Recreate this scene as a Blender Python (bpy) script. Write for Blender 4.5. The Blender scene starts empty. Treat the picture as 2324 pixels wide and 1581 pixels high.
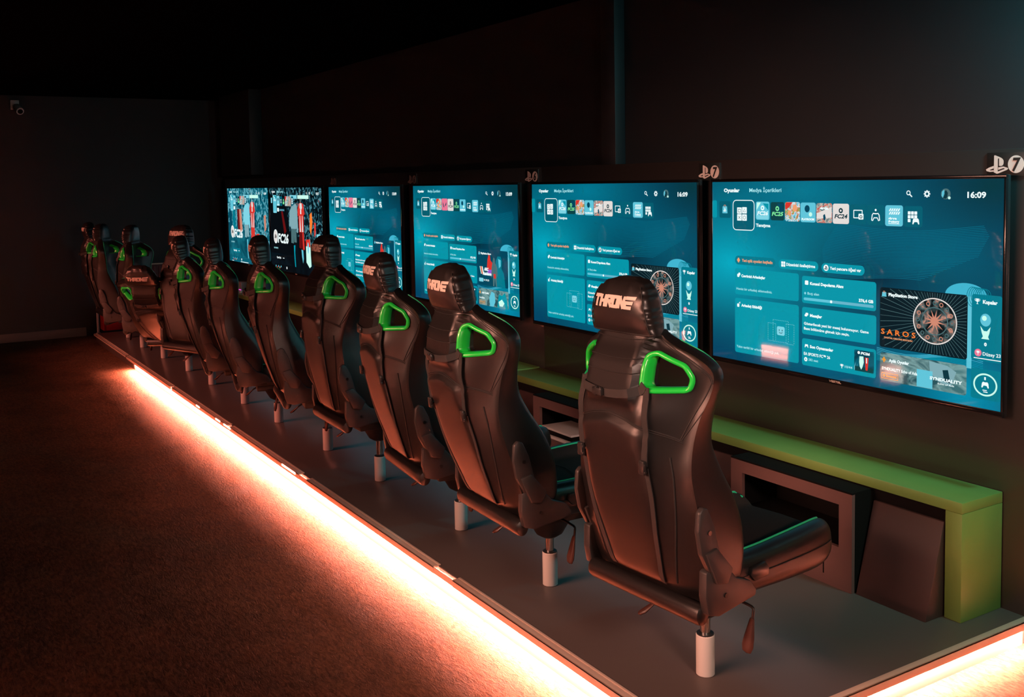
import bpy, bmesh, math, random
import numpy as np
from mathutils import Vector, Matrix
random.seed(7)
S = bpy.context.scene
COL = S.collection
PI = math.pi
R = math.radians

# ------------------------------------------------------------------ helpers
def lin(c):
    return tuple(((v/255)/12.92 if v/255 <= .04045 else ((v/255+.055)/1.055)**2.4) for v in c)

def mat(name, col, rough=.5, metal=0., spec=.5, emi=None, es=1., bump=None, sample=True, coat=0., noise=None):
    m = bpy.data.materials.new(name); m.use_nodes = True
    nt = m.node_tree; b = nt.nodes['Principled BSDF']
    b.inputs['Base Color'].default_value = (*col, 1)
    b.inputs['Roughness'].default_value = rough
    b.inputs['Metallic'].default_value = metal
    b.inputs['Specular IOR Level'].default_value = spec
    if coat: b.inputs['Coat Weight'].default_value = coat
    if emi:
        b.inputs['Emission Color'].default_value = (*emi, 1)
        b.inputs['Emission Strength'].default_value = es
    if not sample: m.cycles.emission_sampling = 'NONE'
    if bump or noise:
        tc = nt.nodes.new('ShaderNodeTexCoord')
    if bump:
        n = nt.nodes.new('ShaderNodeTexNoise'); n.inputs['Scale'].default_value = bump[0]; n.inputs['Detail'].default_value = 3
        nt.links.new(tc.outputs['Object'], n.inputs['Vector'])
        bp = nt.nodes.new('ShaderNodeBump'); bp.inputs['Strength'].default_value = bump[1]; bp.inputs['Distance'].default_value = bump[2]
        nt.links.new(n.outputs['Fac'], bp.inputs['Height']); nt.links.new(bp.outputs['Normal'], b.inputs['Normal'])
    if noise:
        n2 = nt.nodes.new('ShaderNodeTexNoise'); n2.inputs['Scale'].default_value = noise[0]; n2.inputs['Detail'].default_value = 5
        nt.links.new(tc.outputs['Object'], n2.inputs['Vector'])
        mx = nt.nodes.new('ShaderNodeMix'); mx.data_type = 'RGBA'
        mx.inputs['A'].default_value = (*[v*(1-noise[1]) for v in col], 1); mx.inputs['B'].default_value = (*[v*(1+noise[1]) for v in col], 1)
        nt.links.new(n2.outputs['Fac'], mx.inputs['Factor']); nt.links.new(mx.outputs['Result'], b.inputs['Base Color'])
    return m

class MB:
    """collects shapes and links them as ONE mesh object"""
    def __init__(s): s.v = []; s.f = []; s.m = []; s.sm = []
    def add(s, verts, faces, mi=0, smooth=False):
        o = len(s.v); s.v += [tuple(p) for p in verts]
        for f in faces: s.f.append([i+o for i in f]); s.m.append(mi); s.sm.append(smooth)
        return s
    def box(s, x0, x1, y0, y1, z0, z1, mi=0, bev=0., seg=2):
        bm = bmesh.new(); bmesh.ops.create_cube(bm, size=1)
        for v in bm.verts: v.co = ((x0+x1)/2+v.co.x*(x1-x0), (y0+y1)/2+v.co.y*(y1-y0), (z0+z1)/2+v.co.z*(z1-z0))
        if bev: bmesh.ops.bevel(bm, geom=bm.edges[:], offset=bev, segments=seg, profile=.5, affect='EDGES')
        return s.bm(bm, mi, bool(bev))
    def bm(s, bm, mi=0, smooth=False):
        bm.verts.index_update()
        s.add([v.co[:] for v in bm.verts], [[v.index for v in f.verts] for f in bm.faces], mi, smooth); bm.free(); return s
    def loft(s, loops, mi=0, smooth=True, cap=True, closed=True):
        n = len(loops[0]); vs = [p for l in loops for p in l]; fs = []
        for i in range(len(loops)-1):
            for j in range(n if closed else n-1):
                k = (j+1) % n; fs.append([i*n+j, i*n+k, (i+1)*n+k, (i+1)*n+j])
        if cap and closed: fs += [list(range(n))[::-1], [(len(loops)-1)*n+j for j in range(n)]]
        return s.add(vs, fs, mi, smooth)
    def tube(s, path, r, n=8, mi=0, closed=False, flat=1.):
        P = [Vector(p) for p in path]; m = len(P); loops = []; up = None
        for i in range(m):
            a = P[i-1] if (i > 0 or closed) else P[i]; b = P[(i+1) % m] if (i < m-1 or closed) else P[i]
            t = (b-a).normalized()
            if up is None: up = Vector((0,0,1)) if abs(t.z) < .9 else Vector((0,1,0))
            u = t.cross(up).normalized(); w = u.cross(t).normalized(); up = w
            rr = r[i] if isinstance(r, (list, tuple)) else r
            loops.append([P[i]+u*math.cos(2*PI*k/n)*rr+w*math.sin(2*PI*k/n)*rr*flat for k in range(n)])
        if closed: loops.append(loops[0])
        return s.loft(loops, mi, True, not closed)
    def cyl(s, c, r, z0, z1, n=24, mi=0, r2=None, bev=0.):
        r2 = r if r2 is None else r2; prof = [(r, z0), (r2, z1)]
        if bev: prof = [(r-bev, z0), (r, z0+bev), (r2, z1-bev), (r2-bev, z1)]
        return s.loft([[(c[0]+q*math.cos(2*PI*k/n), c[1]+q*math.sin(2*PI*k/n), z) for k in range(n)] for q, z in prof], mi)
    def prism(s, poly, axis, a, b, mi=0, bev=0., smooth=False):
        bm = bmesh.new(); vs = []
        def P(u, v, w): return {'x': (w, u, v), 'y': (u, w, v), 'z': (u, v, w)}[axis]
        A = [bm.verts.new(P(u, v, a)) for u, v in poly]; B = [bm.verts.new(P(u, v, b)) for u, v in poly]
        bm.faces.new(A); bm.faces.new(B); n = len(poly)
        for i in range(n): bm.faces.new([A[i], A[(i+1) % n], B[(i+1) % n], B[i]])
        bmesh.ops.recalc_face_normals(bm, faces=bm.faces[:])
        if bev: bmesh.ops.bevel(bm, geom=bm.edges[:], offset=bev, segments=2, profile=.5, affect='EDGES', clamp_overlap=True)
        return s.bm(bm, mi, smooth or bool(bev))
    def sphere(s, c, r, mi=0, u=16, v=10):
        rx, ry, rz = r if isinstance(r, (tuple, list)) else (r, r, r); loops = []
        for i in range(1, v):
            a = PI*i/v; loops.append([(c[0]+rx*math.sin(a)*math.cos(2*PI*k/u), c[1]+ry*math.sin(a)*math.sin(2*PI*k/u), c[2]-rz*math.cos(a)) for k in range(u)])
        return s.loft(loops, mi)
    def build(s, name, mats, parent=None, loc=(0,0,0), recalc=True, angle=40):
        me = bpy.data.meshes.new(name); me.from_pydata(s.v, [], s.f)
        for m in (mats if isinstance(mats, (list, tuple)) else [mats]): me.materials.append(m)
        for p, mi, sm in zip(me.polygons, s.m, s.sm): p.material_index = mi; p.use_smooth = sm
        if recalc:
            bm = bmesh.new(); bm.from_mesh(me); bmesh.ops.recalc_face_normals(bm, faces=bm.faces[:]); bm.to_mesh(me); bm.free()
        try: me.set_sharp_from_angle(angle=R(angle))
        except Exception: pass
        o = bpy.data.objects.new(name, me); COL.objects.link(o); o.location = loc
        if parent: o.parent = parent
        return o

def tag(o, label=None, cat=None, group=None, kind=None):
    if label: o['label'] = label
    if cat: o['category'] = cat
    if group: o['group'] = group
    if kind: o['kind'] = kind
    return o
def empty(name, loc=(0,0,0), rz=0):
    o = bpy.data.objects.new(name, None); COL.objects.link(o); o.location = loc; o.rotation_euler[2] = rz; o.empty_display_size = .1
    return o
def copy_tree(o, parent=None):
    c = o.copy(); COL.objects.link(c)
    if parent: c.parent = parent
    for ch in [x for x in ALLCH.get(o, [])] : ALLCH.setdefault(c, []).append(copy_tree(ch, c))
    return c
ALLCH = {}
def index_children():
    ALLCH.clear()
    for o in bpy.data.objects:
        if o.parent: ALLCH.setdefault(o.parent, []).append(o)

def spl(pts, n, closed=False):
    """Catmull-Rom through pts"""
    P = [np.array(p, float) for p in pts]; m = len(P); out = []
    segs = m if closed else m-1
    for k in range(n):
        t = k/n*segs if closed else k/(n-1)*segs
        i = min(int(t), segs-1); t -= i
        if closed: a, b, c, d = P[(i-1) % m], P[i % m], P[(i+1) % m], P[(i+2) % m]
        else:
            b, c = P[i], P[i+1]; a = P[i-1] if i > 0 else 2*b-c; d = P[i+2] if i+2 < m else 2*c-b
        out.append(tuple(.5*((2*b)+(-a+c)*t+(2*a-5*b+4*c-d)*t*t+(-a+3*b-3*c+d)*t**3)))
    return out
def keyed(tab, z):
    """smooth interpolation of rows (z, a, b, ..)"""
    zs = [r[0] for r in tab]
    if z <= zs[0]: return tab[0][1:]
    if z >= zs[-1]: return tab[-1][1:]
    i = max(k for k in range(len(zs)) if zs[k] <= z); i = min(i, len(zs)-2)
    h = zs[i+1]-zs[i]; t = (z-zs[i])/h; out = []
    for c in range(1, len(tab[0])):
        f = lambda k: tab[k][c]
        d = lambda k: 0 if k in (0, len(zs)-1) else (f(k+1)-f(k-1))/(zs[k+1]-zs[k-1])
        out.append((2*t**3-3*t*t+1)*f(i)+(t**3-2*t*t+t)*h*d(i)+(-2*t**3+3*t*t)*f(i+1)+(t**3-t*t)*h*d(i+1))
    return out

# ------------------------------------------------------------------ text
_tc = {}
def text_poly(body, bold=0.):
    key = (body, bold)
    if key not in _tc:
        cu = bpy.data.curves.new('t', 'FONT'); cu.body = body; cu.size = 1; cu.resolution_u = 2; cu.offset = bold; cu.fill_mode = 'FRONT'
        o = bpy.data.objects.new('t', cu); COL.objects.link(o)
        dg = bpy.context.evaluated_depsgraph_get(); dg.update()
        me = bpy.data.meshes.new_from_object(o.evaluated_get(dg), depsgraph=dg)
        vs = [(v.co.x, v.co.y) for v in me.vertices]; fs = [list(p.vertices) for p in me.polygons]
        bpy.data.objects.remove(o); bpy.data.curves.remove(cu); bpy.data.meshes.remove(me)
        _tc[key] = (vs, fs)
    return _tc[key]
_cap = {}
def text_fit(body, x0, yb, h, width, bold=0., shear=0.):
    """verts with cap height h, stretched to width (None = natural); y up"""
    vs, fs = text_poly(body, bold)
    if not vs: return [], []
    if bold not in _cap: _cap[bold] = max(v[1] for v in text_poly('H', bold)[0])
    k = h/_cap[bold]; a = min(v[0] for v in vs); b = max(v[0] for v in vs)
    kx = width/(b-a) if width else k
    return [(x0+(v[0]-a)*kx+shear*v[1]*k, yb+v[1]*k) for v in vs], fs

# ------------------------------------------------------------------ camera
cx, cy, cz, yaw, pitch, roll, foc, prow = 2.3591, -3.7247, 1.7832, R(31.6017), R(-4.1213), R(-1.0378), 2288.7958, 576.8803
fw = Vector((-math.cos(yaw)*math.cos(pitch), math.sin(yaw)*math.cos(pitch), math.sin(pitch)))
rt = Vector((math.sin(yaw), math.cos(yaw), 0)); up = rt.cross(fw)
rt, up = rt*math.cos(roll)+up*math.sin(roll), up*math.cos(roll)-rt*math.sin(roll)
cd = bpy.data.cameras.new('camera'); cam = bpy.data.objects.new('camera', cd); COL.objects.link(cam)
cam.matrix_world = Matrix(((rt.x, up.x, -fw.x, cx), (rt.y, up.y, -fw.y, cy), (rt.z, up.z, -fw.z, cz), (0, 0, 0, 1)))
cd.sensor_fit = 'HORIZONTAL'; cd.sensor_width = 36; cd.lens = 36*foc/2324; cd.shift_y = -(790.5-prow)/2324; cd.clip_start = .05
S.camera = cam
S.view_settings.view_transform = 'Standard'; S.view_settings.look = 'None'; S.view_settings.gamma = 1; S.view_settings.use_curve_mapping = False
S.view_settings.exposure = 0
S.cycles.use_denoising = True
S.cycles.max_bounces = 6; S.cycles.diffuse_bounces = 4; S.cycles.glossy_bounces = 4; S.cycles.caustics_reflective = False
S.cycles.sample_clamp_indirect = 6
w = bpy.data.worlds.new('world'); S.world = w; w.use_nodes = True
w.node_tree.nodes['Background'].inputs[0].default_value = (.35, .6, 1, 1); w.node_tree.nodes['Background'].inputs[1].default_value = .0035

# ------------------------------------------------------------------ materials
LED = (1., .29, .2)
M = {}
M['leather'] = mat('black leatherette', (.0088, .0082, .0082), .39, bump=(900, .12, .001), spec=.55)
M['leather_head'] = mat('soft black leatherette', (.013, .012, .012), .36, bump=(700, .1, .001), spec=.6)
M['seam'] = mat('black thread', (.008, .008, .008), .7)
M['pipe'] = mat('green piping', (.03, .62, .28), .35, spec=.5)
M['green_plastic'] = mat('bright green plastic', (.012, .62, .06), .3, spec=.5, coat=.3)
M['strap'] = mat('black webbing', (.02, .02, .02), .75, bump=(1500, .3, .001))
M['buckle'] = mat('black moulded plastic', (.02, .02, .02), .3)
M['bracket'] = mat('charcoal plastic', (.03, .029, .029), .45, bump=(1400, .15, .0005))
M['bolt'] = mat('dark bolt', (.05, .05, .05), .3, metal=.8)
M['chrome'] = mat('chrome', (.75, .75, .75), .18, metal=1)
M['white_metal'] = mat('white painted metal', (.8, .78, .75), .42)
M['black_metal'] = mat('black metal', (.018, .018, .018), .45)
M['letter'] = mat('light embroidered letters', (.72, .62, .55), .6)
M['cushion'] = mat('black perforated fabric', (.03, .022, .02), .85, spec=.08, bump=(800, .2, .001))
M['wood_handle'] = mat('brown plastic handle', (.075, .03, .022), .4)
M['bezel'] = mat('glossy black bezel', (.008, .008, .009), .14, spec=.5)
M['tvside'] = mat('dark television casing', (.012, .012, .013), .4)
M['desk'] = mat('green painted board', (.18, .34, .08), .45, noise=(6, .12))
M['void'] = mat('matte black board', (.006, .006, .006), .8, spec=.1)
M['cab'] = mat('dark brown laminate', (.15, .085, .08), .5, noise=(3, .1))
M['wedge'] = mat('dark panel', (.06, .036, .035), .55, noise=(4, .1))
M['panel'] = mat('dark grey wall panel', (.034, .032, .032), .3, spec=1., coat=.35, noise=(2, .08))
M['wall'] = mat('black painted wall', (.007, .0115, .015), .6, noise=(1.5, .15))
M['ceil'] = mat('black ceiling', (.0012, .0014, .0018), .9, spec=0)
M['platform'] = mat('dark grey platform paint', (.13, .105, .096), .31, bump=(60, .03, .002), noise=(2.2, .12))
M['trim'] = mat('aluminium edge trim', (.8, .62, .5), .45)
M['riser'] = mat('grey riser', (.2, .19, .18), .6, spec=.1)
M['riser_'] = mat('dark riser board', (.05, .035, .032), .5)
M['base'] = mat('grey baseboard', (.2, .16, .15), .5)
M['plate'] = mat('black sign plate', (.016, .02, .02), .4)
M['signw'] = mat('pale sign lettering', (.95, .85, .8), .5)
M['sign_dim'] = mat('sign lettering shaded dull', (.3, .29, .28), .5)  # darker copy of the pale lettering; weaker light on far signs put into colour
M['led'] = mat('warm led light', (.8, .8, .8), .5, emi=LED, es=2300)
M['led_side'] = mat('warm led light at the side', (.8, .8, .8), .5, emi=LED, es=1500)
M['led_gap'] = mat('light through a gap', (.8, .8, .8), .5, emi=LED, es=12)
M['led_opp'] = mat('warm led light opposite', (.8, .8, .8), .5, emi=LED, es=4500)
M['redpl'] = mat('red plastic', (.6, .03, .03), .4)
M['redslat'] = mat('dark red slats', (.16, .02, .022), .5)
M['white_pl'] = mat('white plastic', (.75, .73, .72), .4)
M['grey_pl'] = mat('grey plastic', (.25, .25, .27), .4)

# floor: worn dark concrete, brown, lightly polished, rough grain
def floor_mat():
    m = bpy.data.materials.new('worn dark concrete'); m.use_nodes = True; nt = m.node_tree; b = nt.nodes['Principled BSDF']; L = nt.links
    N = lambda t: nt.nodes.new(t)
    b.inputs['Specular IOR Level'].default_value = .1
    tc = N('ShaderNodeTexCoord')
    def noise(scale, det, dist=0., sc=(1, 1, 1), rough=.55):
        mp = N('ShaderNodeMapping'); mp.inputs['Scale'].default_value = sc; L.new(tc.outputs['Object'], mp.inputs['Vector'])
        n = N('ShaderNodeTexNoise'); n.inputs['Scale'].default_value = scale; n.inputs['Detail'].default_value = det; n.inputs['Distortion'].default_value = dist; n.inputs['Roughness'].default_value = rough
        L.new(mp.outputs['Vector'], n.inputs['Vector']); return n
    big = noise(1.3, 6, .8); mid = noise(5, 6, 1.2, (1, 1.6, 1), .65); fine = noise(70, 4, .6, (.35, 1, 1), .7); grain = noise(260, 2, 0, (.6, 1, 1))
    ramp = N('ShaderNodeValToRGB'); ramp.color_ramp.elements[0].position = .3; ramp.color_ramp.elements[0].color = (.085, .043, .027, 1)
    ramp.color_ramp.elements[1].position = .75; ramp.color_ramp.elements[1].color = (.33, .17, .10, 1)
    mx = N('ShaderNodeMath'); mx.operation = 'MULTIPLY_ADD'; mx.inputs[1].default_value = .45; L.new(mid.outputs['Fac'], mx.inputs[0])
    h2 = N('ShaderNodeMath'); h2.operation = 'MULTIPLY'; h2.inputs[1].default_value = .55; L.new(big.outputs['Fac'], h2.inputs[0]); L.new(h2.outputs[0], mx.inputs[2])
    L.new(mx.outputs[0], ramp.inputs['Fac']); 
    sp = N('ShaderNodeMapRange'); sp.inputs['From Min'].default_value = .36; sp.inputs['From Max'].default_value = .66; sp.inputs['To Min'].default_value = .55; sp.inputs['To Max'].default_value = 1.5; L.new(fine.outputs['Fac'], sp.inputs['Value'])
    cm = N('ShaderNodeVectorMath'); cm.operation = 'SCALE'; L.new(ramp.outputs['Color'], cm.inputs[0]); L.new(sp.outputs['Result'], cm.inputs['Scale']); L.new(cm.outputs['Vector'], b.inputs['Base Color'])
    rr = N('ShaderNodeMapRange'); rr.inputs['From Min'].default_value = .3; rr.inputs['From Max'].default_value = .7; rr.inputs['To Min'].default_value = .45; rr.inputs['To Max'].default_value = .62
    L.new(mid.outputs['Fac'], rr.inputs['Value']); L.new(rr.outputs['Result'], b.inputs['Roughness'])
    ad = N('ShaderNodeMath'); ad.operation = 'MULTIPLY_ADD'; ad.inputs[1].default_value = .5; L.new(grain.outputs['Fac'], ad.inputs[0]); L.new(fine.outputs['Fac'], ad.inputs[2])
    b1 = N('ShaderNodeBump'); b1.inputs['Strength'].default_value = .95; b1.inputs['Distance'].default_value = .006; L.new(ad.outputs[0], b1.inputs['Height'])
    b2 = N('ShaderNodeBump'); b2.inputs['Strength'].default_value = .12; b2.inputs['Distance'].default_value = .02; L.new(mid.outputs['Fac'], b2.inputs['Height']); L.new(b1.outputs['Normal'], b2.inputs['Normal'])
    L.new(b2.outputs['Normal'], b.inputs['Normal'])
    return m
M['floor'] = floor_mat()

# ------------------------------------------------------------------ room
FZ = -.11; CEIL = 2.96; XL = -11.6; XR = 4.6; YO = -6.3; YW = .08; PX = .07; PY = -1.63; PL = -10.92
def struct(name, mb, m, **k): return tag(mb.build(name, m, **k), kind='structure')
struct('floor', MB().box(XL, XR, YO, .3, FZ-.1, FZ), M['floor'])
struct('ceiling', MB().box(XL, XR, YO, .3, CEIL, CEIL+.1), M['ceil'])
struct('wall_left', MB().box(XL-.1, XL, YO, .3, FZ, CEIL), M['wall'])
struct('wall_right', MB().box(XR, XR+.1, YO, .3, FZ, CEIL), M['wall'])
struct('wall_front', MB().box(XL, XR, YO-.1, YO, FZ, CEIL), M['wall'])
# television wall: upper wall, lower panelling (two sheets with a joint), columns
struct('wall_back', MB().box(XL, XR, .2, .3, FZ, CEIL), M['wall'])
pn = MB()
for a, b in ((-11.06, -7.6), (-7.597, -3.42), (-3.417, XR)): pn.box(a, b, YW, .2, FZ, 1.878, bev=.002)
struct('trim_1', pn, M['panel'])
struct('trim_2', MB().box(-2.79, -2.645, .12, .2, 1.878, CEIL, bev=.004), M['wall'])
struct('trim_3', MB().box(-11.06, -9.79, .04, .2, 1.92, CEIL, bev=.01), M['wall'])
struct('baseboard_left', MB().box(XL, XL+.015, YO, -1.64, FZ, 0, bev=.003), M['base'])
struct('baseboard_right', MB().box(PX+.035, XR, YW-.012, YW, FZ, -.03, bev=.002), M['riser'])
struct('platform', MB().box(PL, PX, PY, YW, FZ, 0, bev=.002), M['platform'])
struct('trim_13', MB().box(-8.62, PX, PY-.0012, PY, FZ, -.003).box(PX, PX+.0012, PY, YW-.02, FZ, -.003), M['riser'])
# edge trims (cover pieces of the light channel), broken where the photo shows the joints
for i, (a, b, h) in enumerate(((-10.9, -8.95, .02), (-8.9, -6.9, .03), (-6.86, -5.12, .03), (-5.06, -3.57, .03), (-3.43, -1.75, .03), (-1.56, PX, .03))):
    t = MB().box(a, b, PY-.03, PY+.0, -.004, .003, bev=.001).box(a, b, PY-.03, PY-.026, -h, .003, bev=.001)
    t.box(a, b, PY, PY+.012, 0, .006, bev=.002)
    if i in (2, 3, 4): t.box(b-.01, (-5.06, -3.43, -1.56)[i-2]+.01, PY-.027, PY-.024, -.03, -.002)  # recessed lip added across each joint to stop light bursting out
    struct('trim_%d' % (4+i), t, M['trim'])
struct('trim_10', MB().box(PX, PX+.03, PY-.03, YW-.0, -.004, .003, bev=.001).box(PX+.026, PX+.03, PY-.03, YW, -.032, .003, bev=.001), M['trim'])
# light strips: one along the platform front, one round its end, one on the wall base beyond
def strip(name, segs, label, m='led', group=None):
    """segs: (x0, x1, y0, y1, z): downward facing light strips tucked under a lip"""
    x0, x1, y0, y1, z = segs[0]
    r = empty(name, ((x0+x1)/2, (y0+y1)/2, z)); tag(r, label, 'light strip', group)
    for x0, x1, y0, y1, z in segs:
        o = MB().add([(x0, y0, z), (x1, y0, z), (x1, y1, z), (x0, y1, z)], [[0, 3, 2, 1]]).build('diffuser', M[m], r, recalc=False); o.location = -r.location
        o = MB().box(x0, x1, y0, y1, z+.0005, z+.005).build('housing', M['black_metal'], r); o.location = -r.location
    return r
st = strip('light_strip', [(-8.62, PX-.02, PY-.018, PY-.010, -.0272)], 'long glowing warm light strip under the front edge of the black platform')
for a, b in ((-6.0, -5.9), (-5.42, -5.3), (-5.2, -5.03), (-3.87, -3.62)):
    o = MB().box(a, b, PY-.034, PY-.0295, -.012, -.001).build('led_gap', M['led_gap'], st); o.location = -st.location
strip('light_strip', [(PX+.010, PX+.018, PY, YW-.03, -.028)], 'glowing warm light strip under the right end of the black platform', 'led_side')
strip('light_strip', [(PX+.06, 2.2, YW-.034, YW-.026, -.0265)], 'glowing warm light strip along the foot of the wall right of the green desk')
struct('trim_11', MB().box(PX+.032, XR, YW-.05, YW, -.004, .0, bev=.001).box(PX+.032, XR, YW-.05, YW-.046, -.03, 0, bev=.001), M['trim'])
struct('platform_opposite', MB().box(PL, XR, YO, -4.28, FZ, 0, bev=.002), M['platform'])
struct('trim_12', MB().box(PL, XR, -4.28, -4.25, -.004, .003, bev=.001).box(PL, XR, -4.254, -4.25, -.03, .003, bev=.001), M['trim'])
struct('trim_14', MB().box(PL, XR, -4.28, -4.2788, FZ, -.004), M['riser'])
for a, b in ((-10.6, -9.0), (-8.6, -6.2), (-5.6, -4.9), (-4.1, -3.7), (-2.0, .4)):
    strip('light_strip', [(a, b, -4.270, -4.262, -.0265)], 'short glowing warm light strip under the facing platform across the aisle', 'led_opp', 'strips under the facing platform')

# far corner things
r = empty('security_camera', (XL, -2.34, 2.84)); tag(r, 'small white security camera high on the dark far wall', 'camera')
MB().box(0, .03, -.05, .05, -.06, .06, bev=.008).build('mount', M['white_pl'], r)
MB().tube([(.02, 0, -.01), (.08, .015, -.03), (.2, .04, -.09)], [.02, .045, .045], 14).build('body', M['white_pl'], r)
MB().tube([(.195, .039, -.088), (.21, .042, -.094)], .03, 14).build('lens', M['void'], r)
r = empty('slatted_box', (-11.2, -1.34, 0)); tag(r, 'red box with pale upright slats on the platform at the far wall', 'box')
b = MB(); b.box(-.12, .12, -.17, -.14, .0, .36, bev=.004); b.box(-.12, .12, .14, .17, .0, .36, bev=.004); b.box(-.12, .12, -.14, .14, .0, .1, bev=.004); b.box(-.12, .12, -.14, .14, .32, .36, bev=.004); b.box(-.12, -.1, -.14, .14, .1, .32)
b.build('frame', M['redpl'], r)
for k in range(4): MB().box(.05, .09, -.105+k*.065, -.085+k*.065, .1, .32, bev=.003).build('slat', M['white_pl'], r)
r = empty('corner_post', (-10.93, -1.6, 0)); tag(r, 'thin pale upright edge strip at the far corner of the platform', 'post')
MB().box(-.012, .012, -.012, .012, 0, .4, bev=.002).build('post', M['white_pl'], r)
MB().box(-.025, .025, -.025, .025, 0, .006).build('foot', M['grey_pl'], r)
r = empty('slatted_panel', (-11.57, -.72, 0)); tag(r, 'dark red panel of upright slats standing at the far wall', 'panel')
b = MB(); b.box(-.02, .02, -.42, .42, 0, .77)
for k in range(12): b.box(.02, .04, -.41+k*.07, -.375+k*.07, .02, .75, bev=.004)
b.build('slats', M['redslat'], r)
MB().box(-.025, .045, -.43, .43, .77, .785, bev=.003).build('top_rail', M['trim'], r)

# ------------------------------------------------------------------ desks and what is under them
def desk(x0, x1, top, label):
    r = empty('gaming_desk', ((x0+x1)/2, -.055, 0)); tag(r, label, 'desk', 'green desks under the televisions')
    L = r.location; yf, yb = -.192, YW-.004
    T = lambda o: setattr(o, 'location', -L) or o
    T(MB().box(x0, x1, yf, yb, top-.045, top, bev=.003).build('desktop', M['desk'], r))
    for a, b in ((x0, x0+.075), (x1-.075, x1)): T(MB().box(a, b, yf, yb, 0, top-.045, bev=.003).build('side_panel', M['desk'], r))
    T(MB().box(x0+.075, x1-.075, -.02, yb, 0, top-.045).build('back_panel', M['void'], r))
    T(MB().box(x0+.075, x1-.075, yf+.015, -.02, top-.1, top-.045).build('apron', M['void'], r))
    return r
desk(-3.47, -.033, .487, 'near green desk with a waterfall end right of the closest racing chair')
desk(-6.93, -3.476, .493, 'middle green desk under the television beside the fourth and fifth chairs')
desk(-10.4, -6.936, .487, 'far green desk under the two televisions showing football shirts')
cab_pos = []
def cabinet(xr, label):
    x0, x1 = xr-1.19, xr-.465; yf = -.315
    r = empty('console_cabinet', ((x0+x1)/2, -.2, 0)); tag(r, label, 'cabinet', 'dark cabinets under the desks'); L = r.location
    T = lambda o: setattr(o, 'location', -L) or o
    f = MB(); z0, z1, a, b = .185, .372, x0+.075, x1-.07
    f.box(x0, x1, yf, yf+.018, z1, .43); f.box(x0, x1, yf, yf+.018, 0, z0); f.box(x0, a, yf, yf+.018, z0, z1); f.box(b, x1, yf, yf+.018, z0, z1)
    T(f.build('front_frame', M['cab'], r))
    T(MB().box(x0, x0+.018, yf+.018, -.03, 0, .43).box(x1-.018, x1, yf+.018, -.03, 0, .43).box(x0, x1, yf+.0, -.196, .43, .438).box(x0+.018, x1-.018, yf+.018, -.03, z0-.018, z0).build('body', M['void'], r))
    T(MB().box(x1-.155, x1-.15, yf-.002, yf, .045, .13).box(x1-.2, x1-.15, yf-.002, yf, .126, .13).build('cable_flap', M['void'], r))
    return x0, x1, z0
def wedge(xa, xb, label):
    r = empty('foot_board', ((xa+xb)/2, -.2, 0)); tag(r, label, 'board', 'dark slanted boards under the desks'); L = r.location
    o = MB().prism([(-.3, 0), (-.19, .39), (-.175, .39), (-.16, 0)], 'x', xa, xb, bev=.003).build('board', M['wedge'], r); o.location = -L
TVX = {7: 0., 6: -1.7691, 5: -3.6003, 4: -5.5005, 3: -7.3464, 2: -9.0376}
where = {7: 'nearest', 6: 'second nearest', 5: 'third nearest', 4: 'fourth nearest', 3: 'fifth nearest', 2: 'farthest'}
for t, xr in TVX.items():
    if t in (7, 6, 5, 4):
        x0, x1, z0 = cabinet(xr, 'dark open cabinet under the desk below the %s television' % where[t])
        wedge(xr-.455, xr-.115, 'dark slanted board right of the cabinet below the %s television' % where[t])
        wedge(xr-1.56, xr-1.2, 'dark slanted board left of the cabinet below the %s television' % where[t])
        if t == 7: continue
        # the white console lying in the cabinet
        cxm = xr-.95 if t != 7 else xr-.62
        if t == 7: cxm = xr-.70
        r = empty('game_console', (cxm, -.19, z0)); tag(r, 'white and black game console lying in the cabinet below the %s television' % where[t], 'game console', 'consoles in the cabinets')
        MB().box(-.15, .15, -.1, .1, .018, .05, bev=.006).build('core', M['void'], r)
        for za, zb in ((.0, .016), (.052, .066)):
            MB().prism([(-.17, -.11), (.16, -.115), (.17, .1), (-.16, .11)], 'z', za, zb, bev=.004).build('shell_plate', M['white_pl'], r)

# gamepads and dock on the desks
def gamepad(x, y, z, rz, label):
    r = empty('gamepad', (x, y, z), rz); tag(r, label, 'gamepad', 'white gamepads on the desks')
    b = MB().sphere((0, 0, .022), (.055, .034, .018)); b.sphere((-.058, -.022, .02), (.024, .052, .02)); b.sphere((.058, -.022, .02), (.024, .052, .02))
    b.build('shell', M['white_pl'], r)
    MB().box(-.03, .03, -.005, .024, .036, .0415, bev=.003).build('touch_pad', M['grey_pl'], r)
    for s in (-1, 1): MB().cyl((s*.024, -.016), .008, .035, .05, 12).sphere((s*.024, -.016, .05), (.01, .01, .004)).build('thumb_stick', M['void'], r)
gamepad(-7.33, -.13, .487, .6, 'white gamepad lying on the desk between the fourth and fifth racing chairs')
gamepad(-9.75, -.08, .487, 1.2, 'white gamepad on the far desk beside the pale dock')
r = empty('charging_dock', (-10.12, -.02, .487), .1); tag(r, 'pale grey dock with a violet light line on the far desk', 'dock')
MB().prism([(-.09, 0), (-.085, .11), (.09, .11), (.09, 0)], 'y', -.05, .05, bev=.006).build('body', M['grey_pl'], r)
MB().box(-.09, .09, -.056, -.051, .012, .018).build('light_line', mat('violet light', (.1, .1, .1), .5, emi=(.55, .06, .4), es=2), r)

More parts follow.
